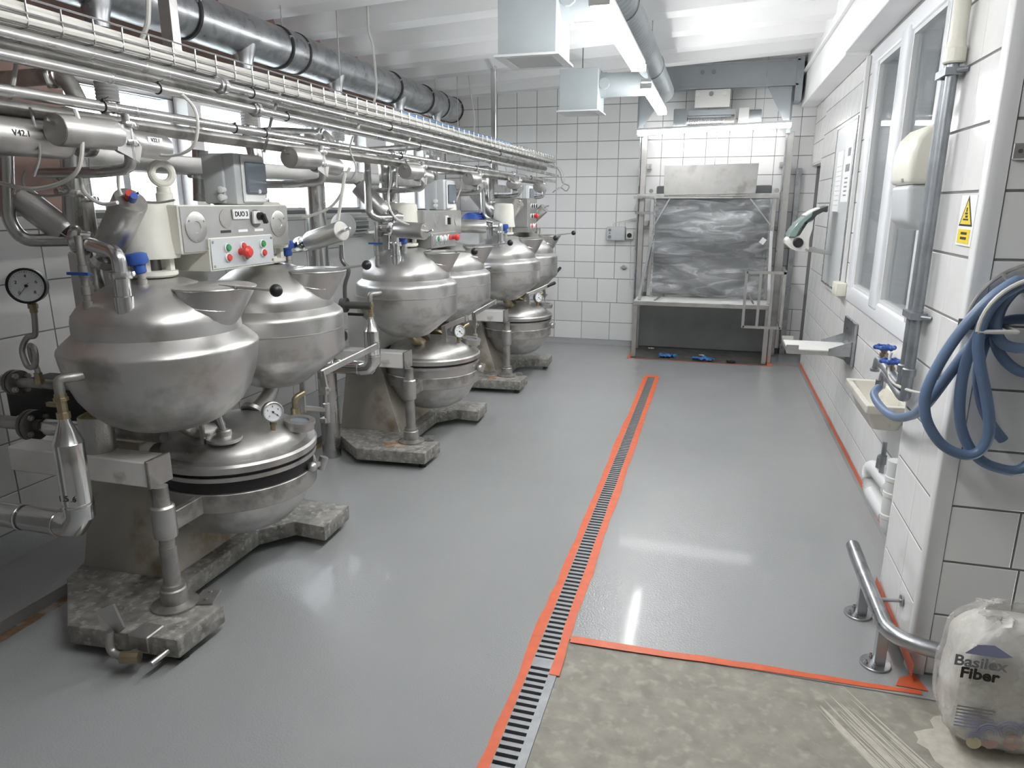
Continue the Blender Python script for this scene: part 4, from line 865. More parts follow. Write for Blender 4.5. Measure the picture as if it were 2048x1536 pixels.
# ================================================================== LOWER LEFT PLUMBING
def clad_trap(ox, oy, label, label2, i):
    q = Vector((ox-.045-.035, oy+(-.68 if i == 0 else -.655)-.06, (1.045 if i == 0 else 1.085)-.05-.085)); dz = 0 if i == 0 else .07
    root = thing('insulated_drop', label, 'pipe', (q.x, q.y, .52), 'metal-clad condensate drops')
    m = MB(); m.lathe([(.018, 0), (.02, -.012), (.047, -.082), (.049, -.085)], q, n=26); m.build('cone_cap', 'clad', root)
    m = MB(); m.lathe([(.047, -.083), (.047, -.305+dz), (.049, -.308+dz), (.049, -.312+dz)], q, n=26, cap=False); m.build('cladding', 'clad', root)
    m = MB(); m.tube([q+Vector((0, 0, -.30+dz)), q+Vector((0, 0, -.345+dz)), q+Vector((-.03, 0, -.385+dz)), q+Vector((-.08, 0, -.392+dz))], .048, 24); m.build('elbow_cladding', 'clad', root)
    m = MB(); m.cyl(q+Vector((-.07, 0, -.392+dz)), (LX, q.y+.03, q.z-.405+dz), .044, n=26); m.build('horizontal_cladding', 'clad', root)
    for d in (.09, .26):
        m = MB(); m.lathe([(.0445, 0), (.0465, .002), (.0465, .01), (.0445, .012)], q+Vector((-d, 0, -.392+dz)), (-1, 0, 0), 26, cap=False); m.build('cladding_bead', 'steel_bright', root)
    if i < 1: text('1.5 .6', .03, q+Vector((.012, -.0485, -.27)), (1, .15, 0), (0, 0, 1), 'ink', root)
clad_trap(-1.97, 2.48, 'shiny clad condensate drop with cone cap before the nearest kettle', '', 0)
clad_trap(-1.88, 4.50, 'shiny clad condensate drop with cone cap before the middle front kettle', '', 1)
def steam_line(y, x0, z, r, label, clad=False, fx=-2.72):
    root = thing('steam_pipe', label, 'pipe', (fx, y, z-r), 'flanged steam pipes from the left wall')
    m = MB(); m.cyl((LX, y, z), (fx, y, z), r*1.0, n=18); m.cyl((fx, y, z), (x0, y, z+.01), r*.9, n=18); m.build('pipe', 'steel_dull', root)
    for k in range(2):
        m = MB(); m.lathe([(r, 0), (r*2.3, .001), (r*2.35, .004), (r*2.35, .018), (r*2.3, .02), (r, .021)], (fx+(.003 if k else -.021), y, z), (1, 0, 0), 28); m.build('flange', 'steel_dark', root)
    for k in range(4):
        a = k*PI/2+.6; q = Vector((fx, y+r*1.75*math.cos(a), z+r*1.75*math.sin(a)))
        m = MB(); m.cyl(q+Vector((-.04, 0, 0)), q+Vector((.042, 0, 0)), .006, n=8); m.cyl(q+Vector((.024, 0, 0)), q+Vector((.036, 0, 0)), .012, n=6); m.build('flange_bolt', 'steel', root)
    if clad:
        m = MB(); m.lathe([(r*.9, 0), (r*1.35, .04), (r*1.35, .30), (r*1.2, .32)], (fx+.05, y, z), (1, 0, 0), 24); m.build('cladding', 'clad', root)
    return root
s1 = steam_line(2.12, -2.16, .895, .022, 'upper flanged steam pipe with a pressure gauge at the far left')
s2 = steam_line(2.16, -2.05, .70, .028, 'lower flanged clad steam pipe running under the nearest kettle', True)
pg = thing('gauge_assembly', 'black pressure gauge on a looped siphon pipe by the left wall', 'gauge', (-2.56, 2.1, .91))
gauge(pg, (-2.54, 2.09, 1.298), (.55, -.83, .05), .066, None, 'pressure_gauge', 'black', -2.25)
m = MB(); m.lathe([(.014, 1.19), (.014, 1.205), (.018, 1.207), (.018, 1.225), (.013, 1.227), (.013, 1.24)], (-2.555, 2.115, 0), n=8); m.build('gauge_nut', 'brass', pg)
pts = [(-2.57, 2.10, .91), (-2.57, 2.10, .96), (-2.585, 2.10, 1.0), (-2.575, 2.09, 1.06), (-2.548, 2.085, 1.05), (-2.55, 2.08, .99), (-2.585, 2.075, .98), (-2.607, 2.08, 1.04), (-2.59, 2.095, 1.09), (-2.565, 2.11, 1.1), (-2.557, 2.113, 1.15), (-2.555, 2.115, 1.2)]
m = MB(); m.tube(pts, .011, 10, smooth=6); m.build('siphon_loop', 'steel_dull', pg)
m = MB(); m.lathe([(.02, .905), (.02, .925), (.016, .93), (.016, .95)], (-2.57, 2.10, 0), n=6); m.build('siphon_nut', 'brass', pg)
# thick wool-wrapped stub standing on the beam
wr_ = thing('insulation_stub', 'foil-wrapped insulation stub with exposed wool standing on the near side beam', 'insulation', (-2.19, 1.985, .70))
m = MB(); m.lathe([(.056, .70), (.058, .71), (.058, .835), (.055, .838)], (-2.19, 1.985, 0), n=26, cap=False); m.build('foil_wrap', 'foil', wr_)
m = MB(); m.lathe([(.015, .842), (.035, .848), (.054, .838), (.054, .80)], (-2.19, 1.985, 0), n=26, cap=False); m.build('wool_core', 'wool', wr_)
m = MB(); m.box(-3.0, -2.45, 2.26, 2.52, .60, .84); tag(m.build('dark_pipe_cover', 'dark_rubber', bevel=.05, seg=3), 'black rubbery lagging around the steam pipes by the left wall', 'lagging')
m = MB(); m.box(-2.6, -2.3, 3.95, 4.12, .72, .80); o = m.build('dark_pipe_cover', 'steel_dark', bevel=.03, seg=3); tag(o, 'dark lagged pipe end left of the middle cooker bowl', 'lagging')
st = thing('wall_valve', 'black handled steam valve between the nearest and middle cookers', 'valve', (-2.42, 3.8, 1.0))
m = MB(); m.tube([at(682, 490, y=3.75), at(684, 520, y=3.75), at(697, 540, y=3.75), at(690, 570, y=3.75), at(690, 600, y=3.75)], .012, 10, smooth=6); m.build('bent_pipe', 'steel_dark', st)
m = MB(); a = at(690, 610, y=3.75); m.cyl(a+Vector((-.02, 0, 0)), a+Vector((.01, 0, 0)), .045, n=18); m.cyl(a, a+Vector((.16, .02, .0)), .022, n=14); m.build('valve_body', 'steel_dark', st)
m = MB(); m.bar(a+Vector((.03, -.02, -.05)), a+Vector((.13, -.02, -.05)), .014, .016); m.build('lever', 'black', st)
# motors on the rear columns
for (x, y, z, mt, lab) in [(-2.25, 4.12, 1.475, 'plastic_light', 'white finned electric motor behind the middle front kettle'), (-2.03, 5.9, 1.46, 'blue_plastic', 'dark blue finned electric motor behind the farthest front kettle')]:
    mo = thing('electric_motor', lab, 'motor', (x, y, z-.08), 'drive motors')
    m = MB(); m.lathe([(0, 0), (.05, 0), (.074, .012), (.078, .03), (.078, .06)], (x, y-.12, z), (0, 1, 0), 28); m.build('fan_cover', mt, mo)
    m = MB(); m.cyl((x, y-.06, z), (x, y+.14, z), .062, n=24); bd = m.build('motor_body', 'steel_dark' if mt != 'blue_plastic' else mt, mo)
    for k in range(18):
        a = 2*PI*k/18; m = MB(); c = Vector((x+.07*math.cos(a), y+.04, z+.07*math.sin(a))); m.cbox(c, (.018, .19, .004), Matrix.Rotation(-a, 3, 'Y')); m.build('cooling_fin', 'plastic_light' if mt != 'blue_plastic' else mt, mo)
# lattice gantry and ground outside the windows
m = MB(); m.box(-60, -5.5, -25, 60, -3.0, -2.9); tag(m.build('ground_outside', 'outside_ground', origin=(-30, 10, -3)), kind='structure')
gt = thing('lattice_gantry', 'white lattice steel gantry outside the second window', 'gantry', (-12, 20, -2.9))
for z in (1.2, 2.1):
    for x in (-12, -12.8):
        m = MB(); m.bar((x, 8, z), (x, 30, z), .09, .09); m.build('chord', 'outside_steel', gt)
for k in range(22):
    y = 8+k; m = MB(); m.bar((-12, y, 1.2), (-12, y+1, 2.1) if k % 2 else (-12, y+.5, 2.1), .06, .06); m.bar((-12, y+.5, 2.1), (-12.8, y+1, 1.2), .06, .06); m.build('lattice', 'outside_steel', gt)
for y in (12, 26):
    m = MB(); m.bar((-12.4, y, -2.9), (-12.4, y, 1.2), .3, .3); m.build('tower', 'outside_steel', gt)
# ================================================================== CEILING LAMPS, AIR SUPPLY, STEEL BEAM
def batten(p0, p1, w, label, wires, tube='lamp_tube'):
    p0, p1 = Vector(p0), Vector(p1); c = (p0+p1)/2; d = (p1-p0).normalized()
    root = thing('led_batten', label, 'lamp', (c.x, c.y, p0.z-.015), 'hanging lamps')
    up = Vector((0, 0, 1))
    m = MB(); m.bar(p0+up*.034-d*.01, p1+up*.034+d*.01, w*.92, .024); m.build('housing', 'plastic_light', root, bevel=.005)
    m = MB(); m.bar(p0, p1, w, .036); m.build('diffuser', tube, root, bevel=.009, seg=2)
    m = MB(); m.bar(p0-d*.012, p0, w*1.02, .036); m.build('end_piece', 'plastic_white', root); m = MB(); m.bar(p1, p1+d*.012, w*1.02, .036); m.build('end_piece', 'plastic_white', root)
    for f, tp in wires:
        q = p0.lerp(p1, f)+up*.05; m = MB(); m.cyl(q, tp if tp else (q.x, q.y, ceil_z(q.x)+.11), .0025, n=6); m.build('suspension_wire', 'steel_dull', root)
        m = MB(); m.torus(q+up*.008, .012, .0025, (1, 0, 0), 12, 5); m.build('wire_hook', 'steel', root)
batten((-.515, 3.10, 2.40), (-.515, 4.60, 2.40), .085, 'brightest hanging lamp, nearest the camera, cut by the top edge', [(.15, (-.53, 3.33, 2.562)), (.85, (-.53, 4.38, 2.562))])
batten((-.515, .93, 2.40), (-.515, 2.43, 2.40), .085, 'added fill lamp in line with the row directly over the camera, above the picture', [(.15, None), (.85, None)])  # unseen lamp added to brighten the near floor and column
batten((-.535, 5.27, 2.40), (-.535, 6.78, 2.40), .078, 'second hanging lamp in line, pointing to the end wall', [(.12, (-.55, 5.45, 2.556)), (.9, (-.55, 6.63, 2.556))])
batten((-.853, 7.77, 2.322), (.638, 7.77, 2.357), .06, 'hanging lamp set crosswise in front of the lift frame', [(.17, (-.60, 7.76, 2.95)), (.82, (.375, 7.77, 3.0))], 'lamp_tube_slim')
# spiral duct over the lamps and two box diffusers
sd = thing('spiral_duct', 'grey spiral supply duct running above the hanging lamps', 'duct', (-.57, 5.4, 2.54))
pr = []; y = 2.9
while y < 7.25: pr += [(.094, y), (.099, y+.012), (.094, y+.024)]; y += .07
m = MB(); m.lathe(pr, (-.57, 0, 2.64), (0, 1, 0), 30); m.build('duct_pipe', 'grey_sheet', sd)
for y in (4.1, 5.9):
    m = MB(); m.torus((-.57, y, 2.64), .101, .004, (0, 1, 0), 30, 6); m.cyl((-.57, y, 2.74), (-.57, y, ceil_z(-.57)+.11), .004, n=6); m.build('duct_strap', 'steel_dull', sd)
def diffuser(x0, x1, y0, y1, z0, z1, label):
    root = thing('air_diffuser', label, 'diffuser', ((x0+x1)/2, (y0+y1)/2, z0), 'supply air boxes')
    m = MB(); m.box(x0, x1, y0, y1, z0+.012, z1); m.build('plenum_box', 'grey_sheet', root, bevel=.003)
    m = MB(); e = .03
    m.box(x0-.02, x1+.02, y0-.02, y0+e, z0, z0+.012); m.box(x0-.02, x1+.02, y1-e, y1+.02, z0, z0+.012); m.box(x0-.02, x0+e, y0+e, y1-e, z0, z0+.012); m.box(x1-e, x1+.02, y0+e, y1-e, z0, z0+.012); fr = m.build('grille_frame', 'plastic_light', root)
    n = 26
    for k in range(n):
        yy = y0+e+(y1-y0-2*e)*(k+.5)/n; m = MB(); m.box(x0+e, x1-e, yy-.003, yy+.003, z0+.002, z0+.011); m.build('grille_bar', 'plastic_light', fr)
    zc = min(z1-.12, z0+.30); yc = (y0+y1)/2
    m = MB(); m.lathe([(.105, x1), (.105, x1+.05), (.10, x1+.05), (.10, -.60)], (0, yc, zc), (1, 0, 0), 26, cap=False); m.build('branch_duct', 'grey_sheet', root)
    m = MB(); m.lathe([(.05, 0), (.05, .012), (.046, .016), (0, .016)], (x1+.045, yc-.105, zc), (0, -1, 0), 10); m.bar((x1+.045, yc-.12, zc), (x1+.12, yc-.122, zc-.003), .012, .006); m.build('damper_knob', 'grey_sheet', root)
    m = MB(); m.cyl(((x0+x1)/2, yc, z1), ((x0+x1)/2, yc, ceil_z((x0+x1)/2)+.11), .005, n=6); m.build('hanger', 'steel_dark', root)
diffuser(-1.235, -.905, 4.05, 4.42, 2.395, 2.93, 'larger grey supply air box at the top, in front of the ceiling ribs')
diffuser(-1.405, -1.065, 6.45, 6.80, 2.395, 2.745, 'smaller grey supply air box hanging before the end wall')
# steel beam, brackets and winch over the lift
bmz = thing('steel_beam', 'grey painted steel beam with corner gussets above the winch', 'beam', (-.1, 7.95, 2.4))
m = MB(); m.box(-.90, .68, 7.88, 7.90, 2.74, 2.98); m.box(-.90, .68, 7.86, 8.0, 2.74, 2.755); m.box(-.90, .68, 7.86, 8.0, 2.965, 2.98); m.build('web', 'beam_grey', bmz)
for x0, x1, s in [(-.86, -.58, 1), (.63, .40, -1)]:
    m = MB(); m.extrude([(x0, 7.9, 2.745), (x1, 7.9, 2.745), (x0+s*.06, 7.9, 2.42), (x0, 7.9, 2.38)], (0, .012, 0)); m.build('gusset', 'beam_grey', bmz)
    m = MB(); xx = min(x0, x0-s*.0); m.box(x0-.02, x0+.05 if s > 0 else x0+.02, 7.93, 8.0, 2.30, 2.75); m.build('stub_column', 'beam_grey', bmz)
for x in (-.24, -.13):
    m = MB(); m.cyl((x, 7.88, 2.90), (x, 7.868, 2.90), .022, n=6); m.build('bolt_head', 'plain_grey', bmz)
m = MB(); m.box(.655, .72, 7.86, 8.19, 2.60, 3.0); m.build('end_plate', 'beam_grey', bmz)
w = thing('cable_winch', 'grey electric cable winch under the steel beam', 'winch', (-.06, 7.9, 2.36))
m = MB(); m.box(-.30, .05, 7.86, 7.90, 2.56, 2.735); bp = m.build('mount_plate', 'white_paint', w, bevel=.012, seg=2)
for x, mt in [(-.27, 'white_paint'), (-.14, 'plain_grey'), (-.01, 'plastic_white')]:
    k = MB(); k.cyl((x, 7.86, 2.69), (x, 7.845, 2.69), .022, n=16); k.build('plate_bolt', mt, bp)
m = MB(); m.box(-.50, -.37, 7.82, 8.05, 2.385, 2.555); m.build('gear_case', 'beam_grey', w, bevel=.008)
m = MB(); m.cyl((-.37, 7.94, 2.44), (.10, 7.94, 2.44), .055, n=24); dr = m.build('drum', 'steel_dull', w)
for k in range(30):
    m = MB(); m.torus((-.35+k*.0118, 7.94, 2.44), .059, .0048, (1, 0, 0), 20, 6); m.build('rope_turn', 'steel_bright', dr)
m = MB(); m.box(-.37, .10, 7.86, 8.03, 2.49, 2.54); m.bar((-.37, 7.86, 2.475), (.07, 7.86, 2.475), .008, .008); m.build('drum_guard', 'beam_grey', w)
m = MB(); m.box(.10, .115, 7.84, 8.04, 2.38, 2.52); m.build('bearing_plate', 'steel_dull', w)
m = MB(); m.box(.14, .24, 7.83, 8.03, 2.39, 2.55); m.build('brake_box', 'white_paint', w, bevel=.006)
m = MB(); m.cyl((.24, 7.93, 2.46), (.36, 7.93, 2.46), .075, n=24); m.build('winch_motor', 'beam_grey', w)
m = MB(); m.cyl((-.05, 7.92, 2.43), (-.06, 7.80, 2.0), .004, n=6); m.build('lift_rope', 'steel_dull', w)
# ================================================================== LIFT FRAME WITH WRAPPED TIPPER
lf = thing('lift_frame', 'stainless tipping lift with tall posts and shelf at the end wall', 'lift', (-.08, 7.9, 0))
PY = 7.98
for x, s in ((-.80, 1), (.665, -1)):
    m = MB(); m.box(x-.03, x+.03, PY, PY+.06, 0, 2.32) if s > 0 else m.box(x-.035, x+.035, PY, PY+.08, 0, 2.32); p_ = m.build('post', 'steel', lf, bevel=.004)
    m = MB(); m.box(x-.045, x-.033, PY-.02, PY+.1, .3, 2.3); m.build('guide_rail', 'galvanised', lf)
    for z in (2.0, 1.4): 
        k = MB(); k.box(x+s*.03, x+s*.075, PY+.05, PY+.2, z-.02, z+.03); k.cyl((x+s*.055, PY+.05, z+.005), (x+s*.055, PY+.035, z+.005), .008, n=8); k.build('wall_bracket', 'steel', p_)
m = MB(); m.box(-.70, -.66, PY-.06, PY-.02, .62, 1.70); m.build('carriage_side', 'steel', lf, bevel=.003)
m = MB(); m.box(.54, .58, PY-.06, PY-.02, .62, 1.70); m.build('carriage_side', 'steel', lf, bevel=.003)
m = MB(); m.box(-.84, .60, PY-.07, PY-.03, 1.665, 1.715); m.build('cross_bar', 'steel', lf, bevel=.003)
m = MB(); m.box(-.88, -.66, PY-.085, PY-.07, 1.665, 1.69); m.box(-.86, -.66, PY-.085, PY-.07, 1.50, 1.53); m.build('clip_plate', 'galvanised', lf)
for a, b in (((-.66, 1.37), (-.50, 1.665)), ((.54, 1.40), (.32, 1.665))):
    m = MB(); m.bar((a[0], PY-.05, a[1]), (b[0], PY-.05, b[1]), .03, .012); m.build('diagonal_brace', 'steel', lf)
for x in (-.70, .575):
    m = MB(); m.cyl((x, PY-.03, 1.745), (x, PY-.06, 1.745), .022, n=16); m.cyl((x, PY-.06, 1.745), (x, PY-.068, 1.745), .009, n=8); m.build('guide_roller', 'steel_bright', lf)
m = MB(); m.extrude([(-.56, PY-.11, 1.70), (.365, PY-.11, 1.715), (.375, PY-.115, 2.005), (-.57, PY-.115, 1.992)], (0, .006, .002)); m.bar((-.57, PY-.10, 1.996), (.375, PY-.10, 2.009), .03, .008); gs = m.build('guard_sheet', 'steel', lf)
for x in (-.5, -.24, 0, .3):
    k = MB(); k.cyl((x, PY-.085, 1.70), (x, PY-.10, 1.70), .007, n=8); k.build('sheet_bolt', 'steel_dull', gs)
m = MB(); m.box(-.55, .355, PY-.09, PY-.07, 1.69, 1.712); m.build('guard_lip', 'steel', lf)
# shelf
m = MB(); m.box(-.80, .59, 7.52, 7.95, .565, .61); m.build('shelf', 'steel', lf, bevel=.003)
m = MB(); m.box(-.785, .57, 7.54, 7.94, .61, .613); m.build('shelf_sheet', 'white_paint', lf)
for x in (-.775, .565):
    m = MB(); m.box(x-.022, x+.022, 7.53, 7.575, 0, .565); m.build('front_leg', 'steel', lf)
m = MB(); m.bar((-.74, 7.55, .62), (-.66, PY-.05, 1.28), .03, .03); m.build('side_strut', 'steel_bright', lf)
m = MB(); m.bar((.56, 7.55, .62), (.555, PY-.05, 1.33), .03, .03); m.build('side_strut', 'steel_bright', lf)
m = MB(); m.bar((-.58, 7.56, .616), (-.50, 7.80, .655), .014, .012); m.build('loose_rod', 'steel_dull', lf)
m = MB(); m.bar((.42, 7.58, .616), (.37, 7.80, .70), .014, .012); m.build('loose_rod', 'steel_dull', lf)
# tipper bucket under plastic film
tb = thing('wrapped_tipper', 'dark steel tipper bucket wrapped in clear plastic film above the shelf', 'bucket', (-.06, 7.85, .62))
m = MB(); m.box(-.65, .53, 7.99, 8.15, .64, 1.80); m.build('bucket', 'cabinet_dark', tb, bevel=.02, seg=2)
def fz(x, z):
    h = noise.noise(Vector((x*2.2, z*3.1, 1.7)))*.05 + .02*math.sin(16*(z-.45*x)+4*noise.noise(Vector((x*3, z*3, 5)))) + .012*noise.noise(Vector((x*9, z*9, 2)))
    fold = .10*math.exp(-((z-.95+.55*(x+.35))/.12)**2)*(1 if x < .1 else max(0, 1-(x-.1)*3))
    sag = .17*math.exp(-((z-1.28)/.20)**2)*max(0, math.cos((x+.06)*2.2))+.09*math.exp(-((z-.68)/.14)**2)
    return h*.7+fold+sag+.008*noise.noise(Vector((x*22, z*22, 8)))
m = MB(); nx, nz_ = 90, 80; vs = []; fs = []
for j in range(nz_+1):
    for i in range(nx+1):
        x = -.66+1.2*i/nx; z = .63+1.03*j/nz_; vs.append((x, 7.915-fz(x, z), z))
for j in range(nz_):
    for i in range(nx): a = j*(nx+1)+i; fs.append((a, a+1, a+nx+2, a+nx+1))
m.add(vs, fs); m.build('plastic_film', 'film', tb, ang=60, recalc=False)
m = MB(); m.cbox((.47, 7.76, 1.24), (.05, .002, .06), Matrix.Rotation(.6, 3, 'Y')); m.build('film_label', 'paper', tb)
# guard gate
gg = thing('guard_gate', 'open stainless guard gate standing off the right end of the shelf', 'gate', (.55, 7.45, .36))
Rz = lambda a, b: (a, b)
def gbar(a, b, w=.03): 
    k = MB(); k.bar(a, b, w, w); return k
q = lambda x, z, y=7.42: (x, y, z)
for n_, a, b in [('top_rail', q(.325, .95), q(.70, .95)), ('bottom_rail', q(.325, .40), q(.685, .40)), ('end_stile', q(.325, .39), q(.325, .96)), ('end_stile', q(.685, .39), q(.685, .96)), ('bar', q(.46, .41), q(.46, .94)), ('bar', q(.575, .41), q(.575, .94))]: gbar(a, b, .026).build(n_, 'steel', gg)
for n_, a, b in [('side_rail', (.69, 7.43, .95), (.71, 7.95, .95)), ('side_rail', (.69, 7.43, .40), (.71, 7.95, .40)), ('rear_stile', (.71, 7.95, .1), (.71, 7.95, .97))]: gbar(a, b, .026).build(n_, 'steel', gg)
for k in range(1, 5): gbar((.69+.004*k, 7.43+.1*k, .41), (.69+.004*k, 7.43+.1*k, .94), .012).build('side_bar', 'steel', gg)
# right channel posts by the opening
for x, y, lab in [(.79, 8.12, 'tall grey steel corner channel right of the lift post'), ]:
    m = MB(); m.box(x-.028, x+.028, y, y+.07, 0, 1.97); o = m.build('corner_channel', 'galvanised', bevel=.004); tag(o, lab, 'channel')
m = MB(); m.box(.60, .635, 7.58, 7.62, 0, .37); o = m.build('floor_stop_post', 'steel', bevel=.003); tag(o, 'short square floor post beneath the guard gate', 'post')
# ---- wall boxes on the end wall
cbx = thing('control_box', 'grey two-button control box with switch on the end wall tiles', 'control box', (-1.06, 8.15, 1.21))
m = MB(); m.box(-1.19, -.985, 8.09, 8.193, 1.21, 1.36); m.build('box', 'plastic_grey', cbx, bevel=.008, seg=2)
for x, z, r in [(-1.155, 1.325, .016), (-1.155, 1.29, .008), (-1.155, 1.25, .018)]:
    m = MB(); m.lathe([(r, 0), (r, .006), (r*.6, .008), (0, .008)], (x, 8.09, z), (0, -1, 0), 16); m.build('button', 'plain_grey', cbx)
m = MB(); m.box(-.975, -.895, 8.12, 8.193, 1.225, 1.31); m.build('switch_box', 'plastic_white', cbx, bevel=.006)
m = MB(); m.cyl((-.935, 8.12, 1.268), (-.935, 8.10, 1.268), .026, n=18); m.build('switch_knob', 'black', cbx)
for k in range(3): cord([(-1.13+.07*k, 8.15, 1.36), (-1.11+.06*k, 8.14, 1.40+.01*k), (-1.0+.03*k, 8.14, 1.425+.008*k), (-.87, 8.15, 1.43+.012*k)], .004, 'cable', ['lowest', 'middle', 'topmost'][k]+' white cable arching from the grey control box to the lift post', 'control_cable', 'cable')
cord([(-.93, 8.17, 1.225), (-.92, 8.17, 1.1), (-.915, 8.17, .8), (-.90, 8.16, .7), (-.86, 8.15, .66), (-.83, 8.15, .72)], .003, 'cable', 'thin white cable hanging down the end wall below the switch', 'control_cable', 'cable')
m = MB(); m.lathe([(.028, 0), (.028, .006), (.014, .012), (.014, .03)], (-.99, 8.193, .903), (0, -1, 0), 14); m.bar((-1.03, 8.165, .907), (-.95, 8.165, .90), .012, .012); tag(m.build('wall_tap', 'steel_dull'), 'small metal stub tap on the end wall tiles', 'tap')
m = MB(); m.box(-.845, -.82, 7.99, 8.03, .76, .85); m.cyl((-.835, 7.98, .86), (-.835, 7.98, .90), .008, n=8); tag(m.build('limit_switch', 'blue_plastic', bevel=.003), 'small blue limit switch on the left lift post', 'switch')
# rags on the pit floor
def rag(cx, cy, s, label, mt='blue_rag'):
    m = MB(); n = 14; vs = []; fs = []
    for j in range(n+1):
        for i in range(n+1):
            u, v = i/n-.5, j/n-.5; k = noise.noise(Vector((u*5+cx*9, v*5, cy))); vs.append((cx+u*s*(1+.5*k), cy+v*s*.7*(1-.4*k), .012+.04*s/.2*abs(noise.noise(Vector((u*7, v*7+cx*5, 3))))))
    for j in range(n):
        for i in range(n):
            if noise.noise(Vector((i*.33+cx*7, j*.33, 9))) > -.28: a = j*(n+1)+i; fs.append((a, a+1, a+n+2, a+n+1))
    m.add(vs, fs); m.add([v+Vector((0, 0, -.004)) for v in m.v], [f[::-1] for f in m.f]); o = m.build('rag', mt, ang=80, recalc=False); return tag(o, label, 'rag', 'crumpled rags in the pit')
rag(-.42, 7.62, .17, 'crumpled blue rag lying left in the dark pit'); rag(-.05, 7.56, .19, 'crumpled blue rag lying in the middle of the dark pit'); rag(.24, 7.52, .09, 'small dark rag near the right of the dark pit', 'dark_rubber')
rag(-.62, 8.0, .06, 'white scrap of paper at the back of the dark pit', 'paper'); rag(-.06, 7.76, .05, 'white scrap lying near the middle of the dark pit', 'paper')
# ================================================================== RIGHT WALL
# whiteboard with notices
wbd = thing('whiteboard', 'tall narrow whiteboard with notices on the right wall', 'whiteboard', (RX-.01, 5.99, .985))
m = MB(); m.box(RX-.022, RX-.007, 5.56, 6.42, .985, 2.185); m.build('board', 'whiteboard', wbd)
for a in [(5.545, 5.56, .975, 2.195), (6.42, 6.435, .975, 2.195), (5.56, 6.42, .975, .99), (5.56, 6.42, 2.18, 2.195)]:
    m = MB(); m.box(RX-.028, RX-.007, *a); m.build('frame_strip', 'steel_pipe', wbd)
def notice(y0, y1, z0, z1, label, lines):
    root = thing('paper_notice', label, 'notice', (RX-.024, (y0+y1)/2, z0)); m = MB(); m.box(RX-.0245, RX-.0225, y0, y1, z0, z1); m.build('sheet', 'paper', root)
    for (a, b, c, d, mt) in lines:
        m = MB(); m.box(RX-.0255, RX-.0246, y0+(y1-y0)*a, y0+(y1-y0)*b, z0+(z1-z0)*c, z0+(z1-z0)*d); m.build('print_block', mt, root)
notice(5.62, 5.93, 1.62, 2.05, 'printed notice with two grey pictures on the whiteboard', [(.25, .6, .75, .88, 'ink_grey'), (.2, .75, .5, .62, 'ink_grey')]+[(.3, .7, .1+.07*k, .125+.07*k, 'ink_grey') for k in range(5)])
notice(6.0, 6.28, 1.55, 2.0, 'pale text-only notice on the far side of the whiteboard', [(.1, .9, .1+.08*k, .115+.08*k, 'plastic_grey') for k in range(9)])
# conduit and junction box
jb = thing('junction_box', 'ivory junction box below the whiteboard with a conduit rising from it', 'junction box', (RX-.03, 5.42, .985))
m = MB(); m.box(RX-.075, RX-.007, 5.34, 5.52, .98, 1.07); m.build('box', 'plastic_ivory', jb, bevel=.008, seg=2)
m = MB(); m.box(RX-.03, RX-.007, 5.44, 5.475, 1.07, 2.55); m.build('conduit', 'plastic_light', jb)
m = MB(); m.box(RX-.026, RX-.007, 5.52, 6.30, .955, .975); m.build('side_conduit', 'plastic_light', jb)
# scale terminal on wall bracket
stt = thing('scale_terminal', 'curved white and green scale terminal on a steel wall bracket', 'terminal', (.70, 6.1, 1.2))
m = MB(); m.bar((RX, 6.10, 1.225), (.70, 6.10, 1.262), .05, .035); m.build('bracket_arm', 'steel', stt)
m = MB(); m.box(RX-.016, RX-.007, 6.0, 6.2, 1.13, 1.33); m.build('bracket_plate', 'steel', stt)
def prof_ext(pts, y0, y1): return MB().extrude([(x, y0, z) for x, z in pts], (0, y1-y0, 0))
prof_ext([(.54, 1.295), (.535, 1.33), (.55, 1.355), (.60, 1.36), (.63, 1.37), (.68, 1.47), (.72, 1.50), (.72, 1.42), (.70, 1.33), (.71, 1.27), (.69, 1.238), (.62, 1.25), (.58, 1.262)], 5.98, 6.22).build('housing', 'plastic_white', stt, bevel=.008, seg=2)
prof_ext([(.545, 1.358), (.56, 1.40), (.60, 1.46), (.65, 1.51), (.705, 1.545), (.70, 1.515), (.655, 1.47), (.62, 1.41), (.60, 1.357)], 5.95, 6.25).build('screen_cover', 'green_cover', stt, bevel=.004)
prof_ext([(.65, 1.512), (.71, 1.552), (.77, 1.578), (.812, 1.595), (.812, 1.548), (.80, 1.545), (.79, 1.555), (.74, 1.525), (.715, 1.49), (.66, 1.465)], 5.96, 6.24).build('display_hood', 'blackboard', stt, bevel=.004)
prof_ext([(.655, 1.522), (.71, 1.560), (.755, 1.580), (.755, 1.572), (.71, 1.551), (.66, 1.514)], 5.96, 6.24).build('keypad', 'plastic_white', stt)
m = MB(); m.lathe([(.038, 0), (.038, .03), (.03, .036), (0, .036)], (.622, 5.98, 1.315), (0, -1, 0), 20); m.build('tilt_knob', 'black', stt)
m = MB(); m.lathe([(.01, 0), (.01, .004), (0, .004)], (.69, 5.98, 1.26), (0, -1, 0), 12); m.build('pivot_bolt', 'steel', stt)
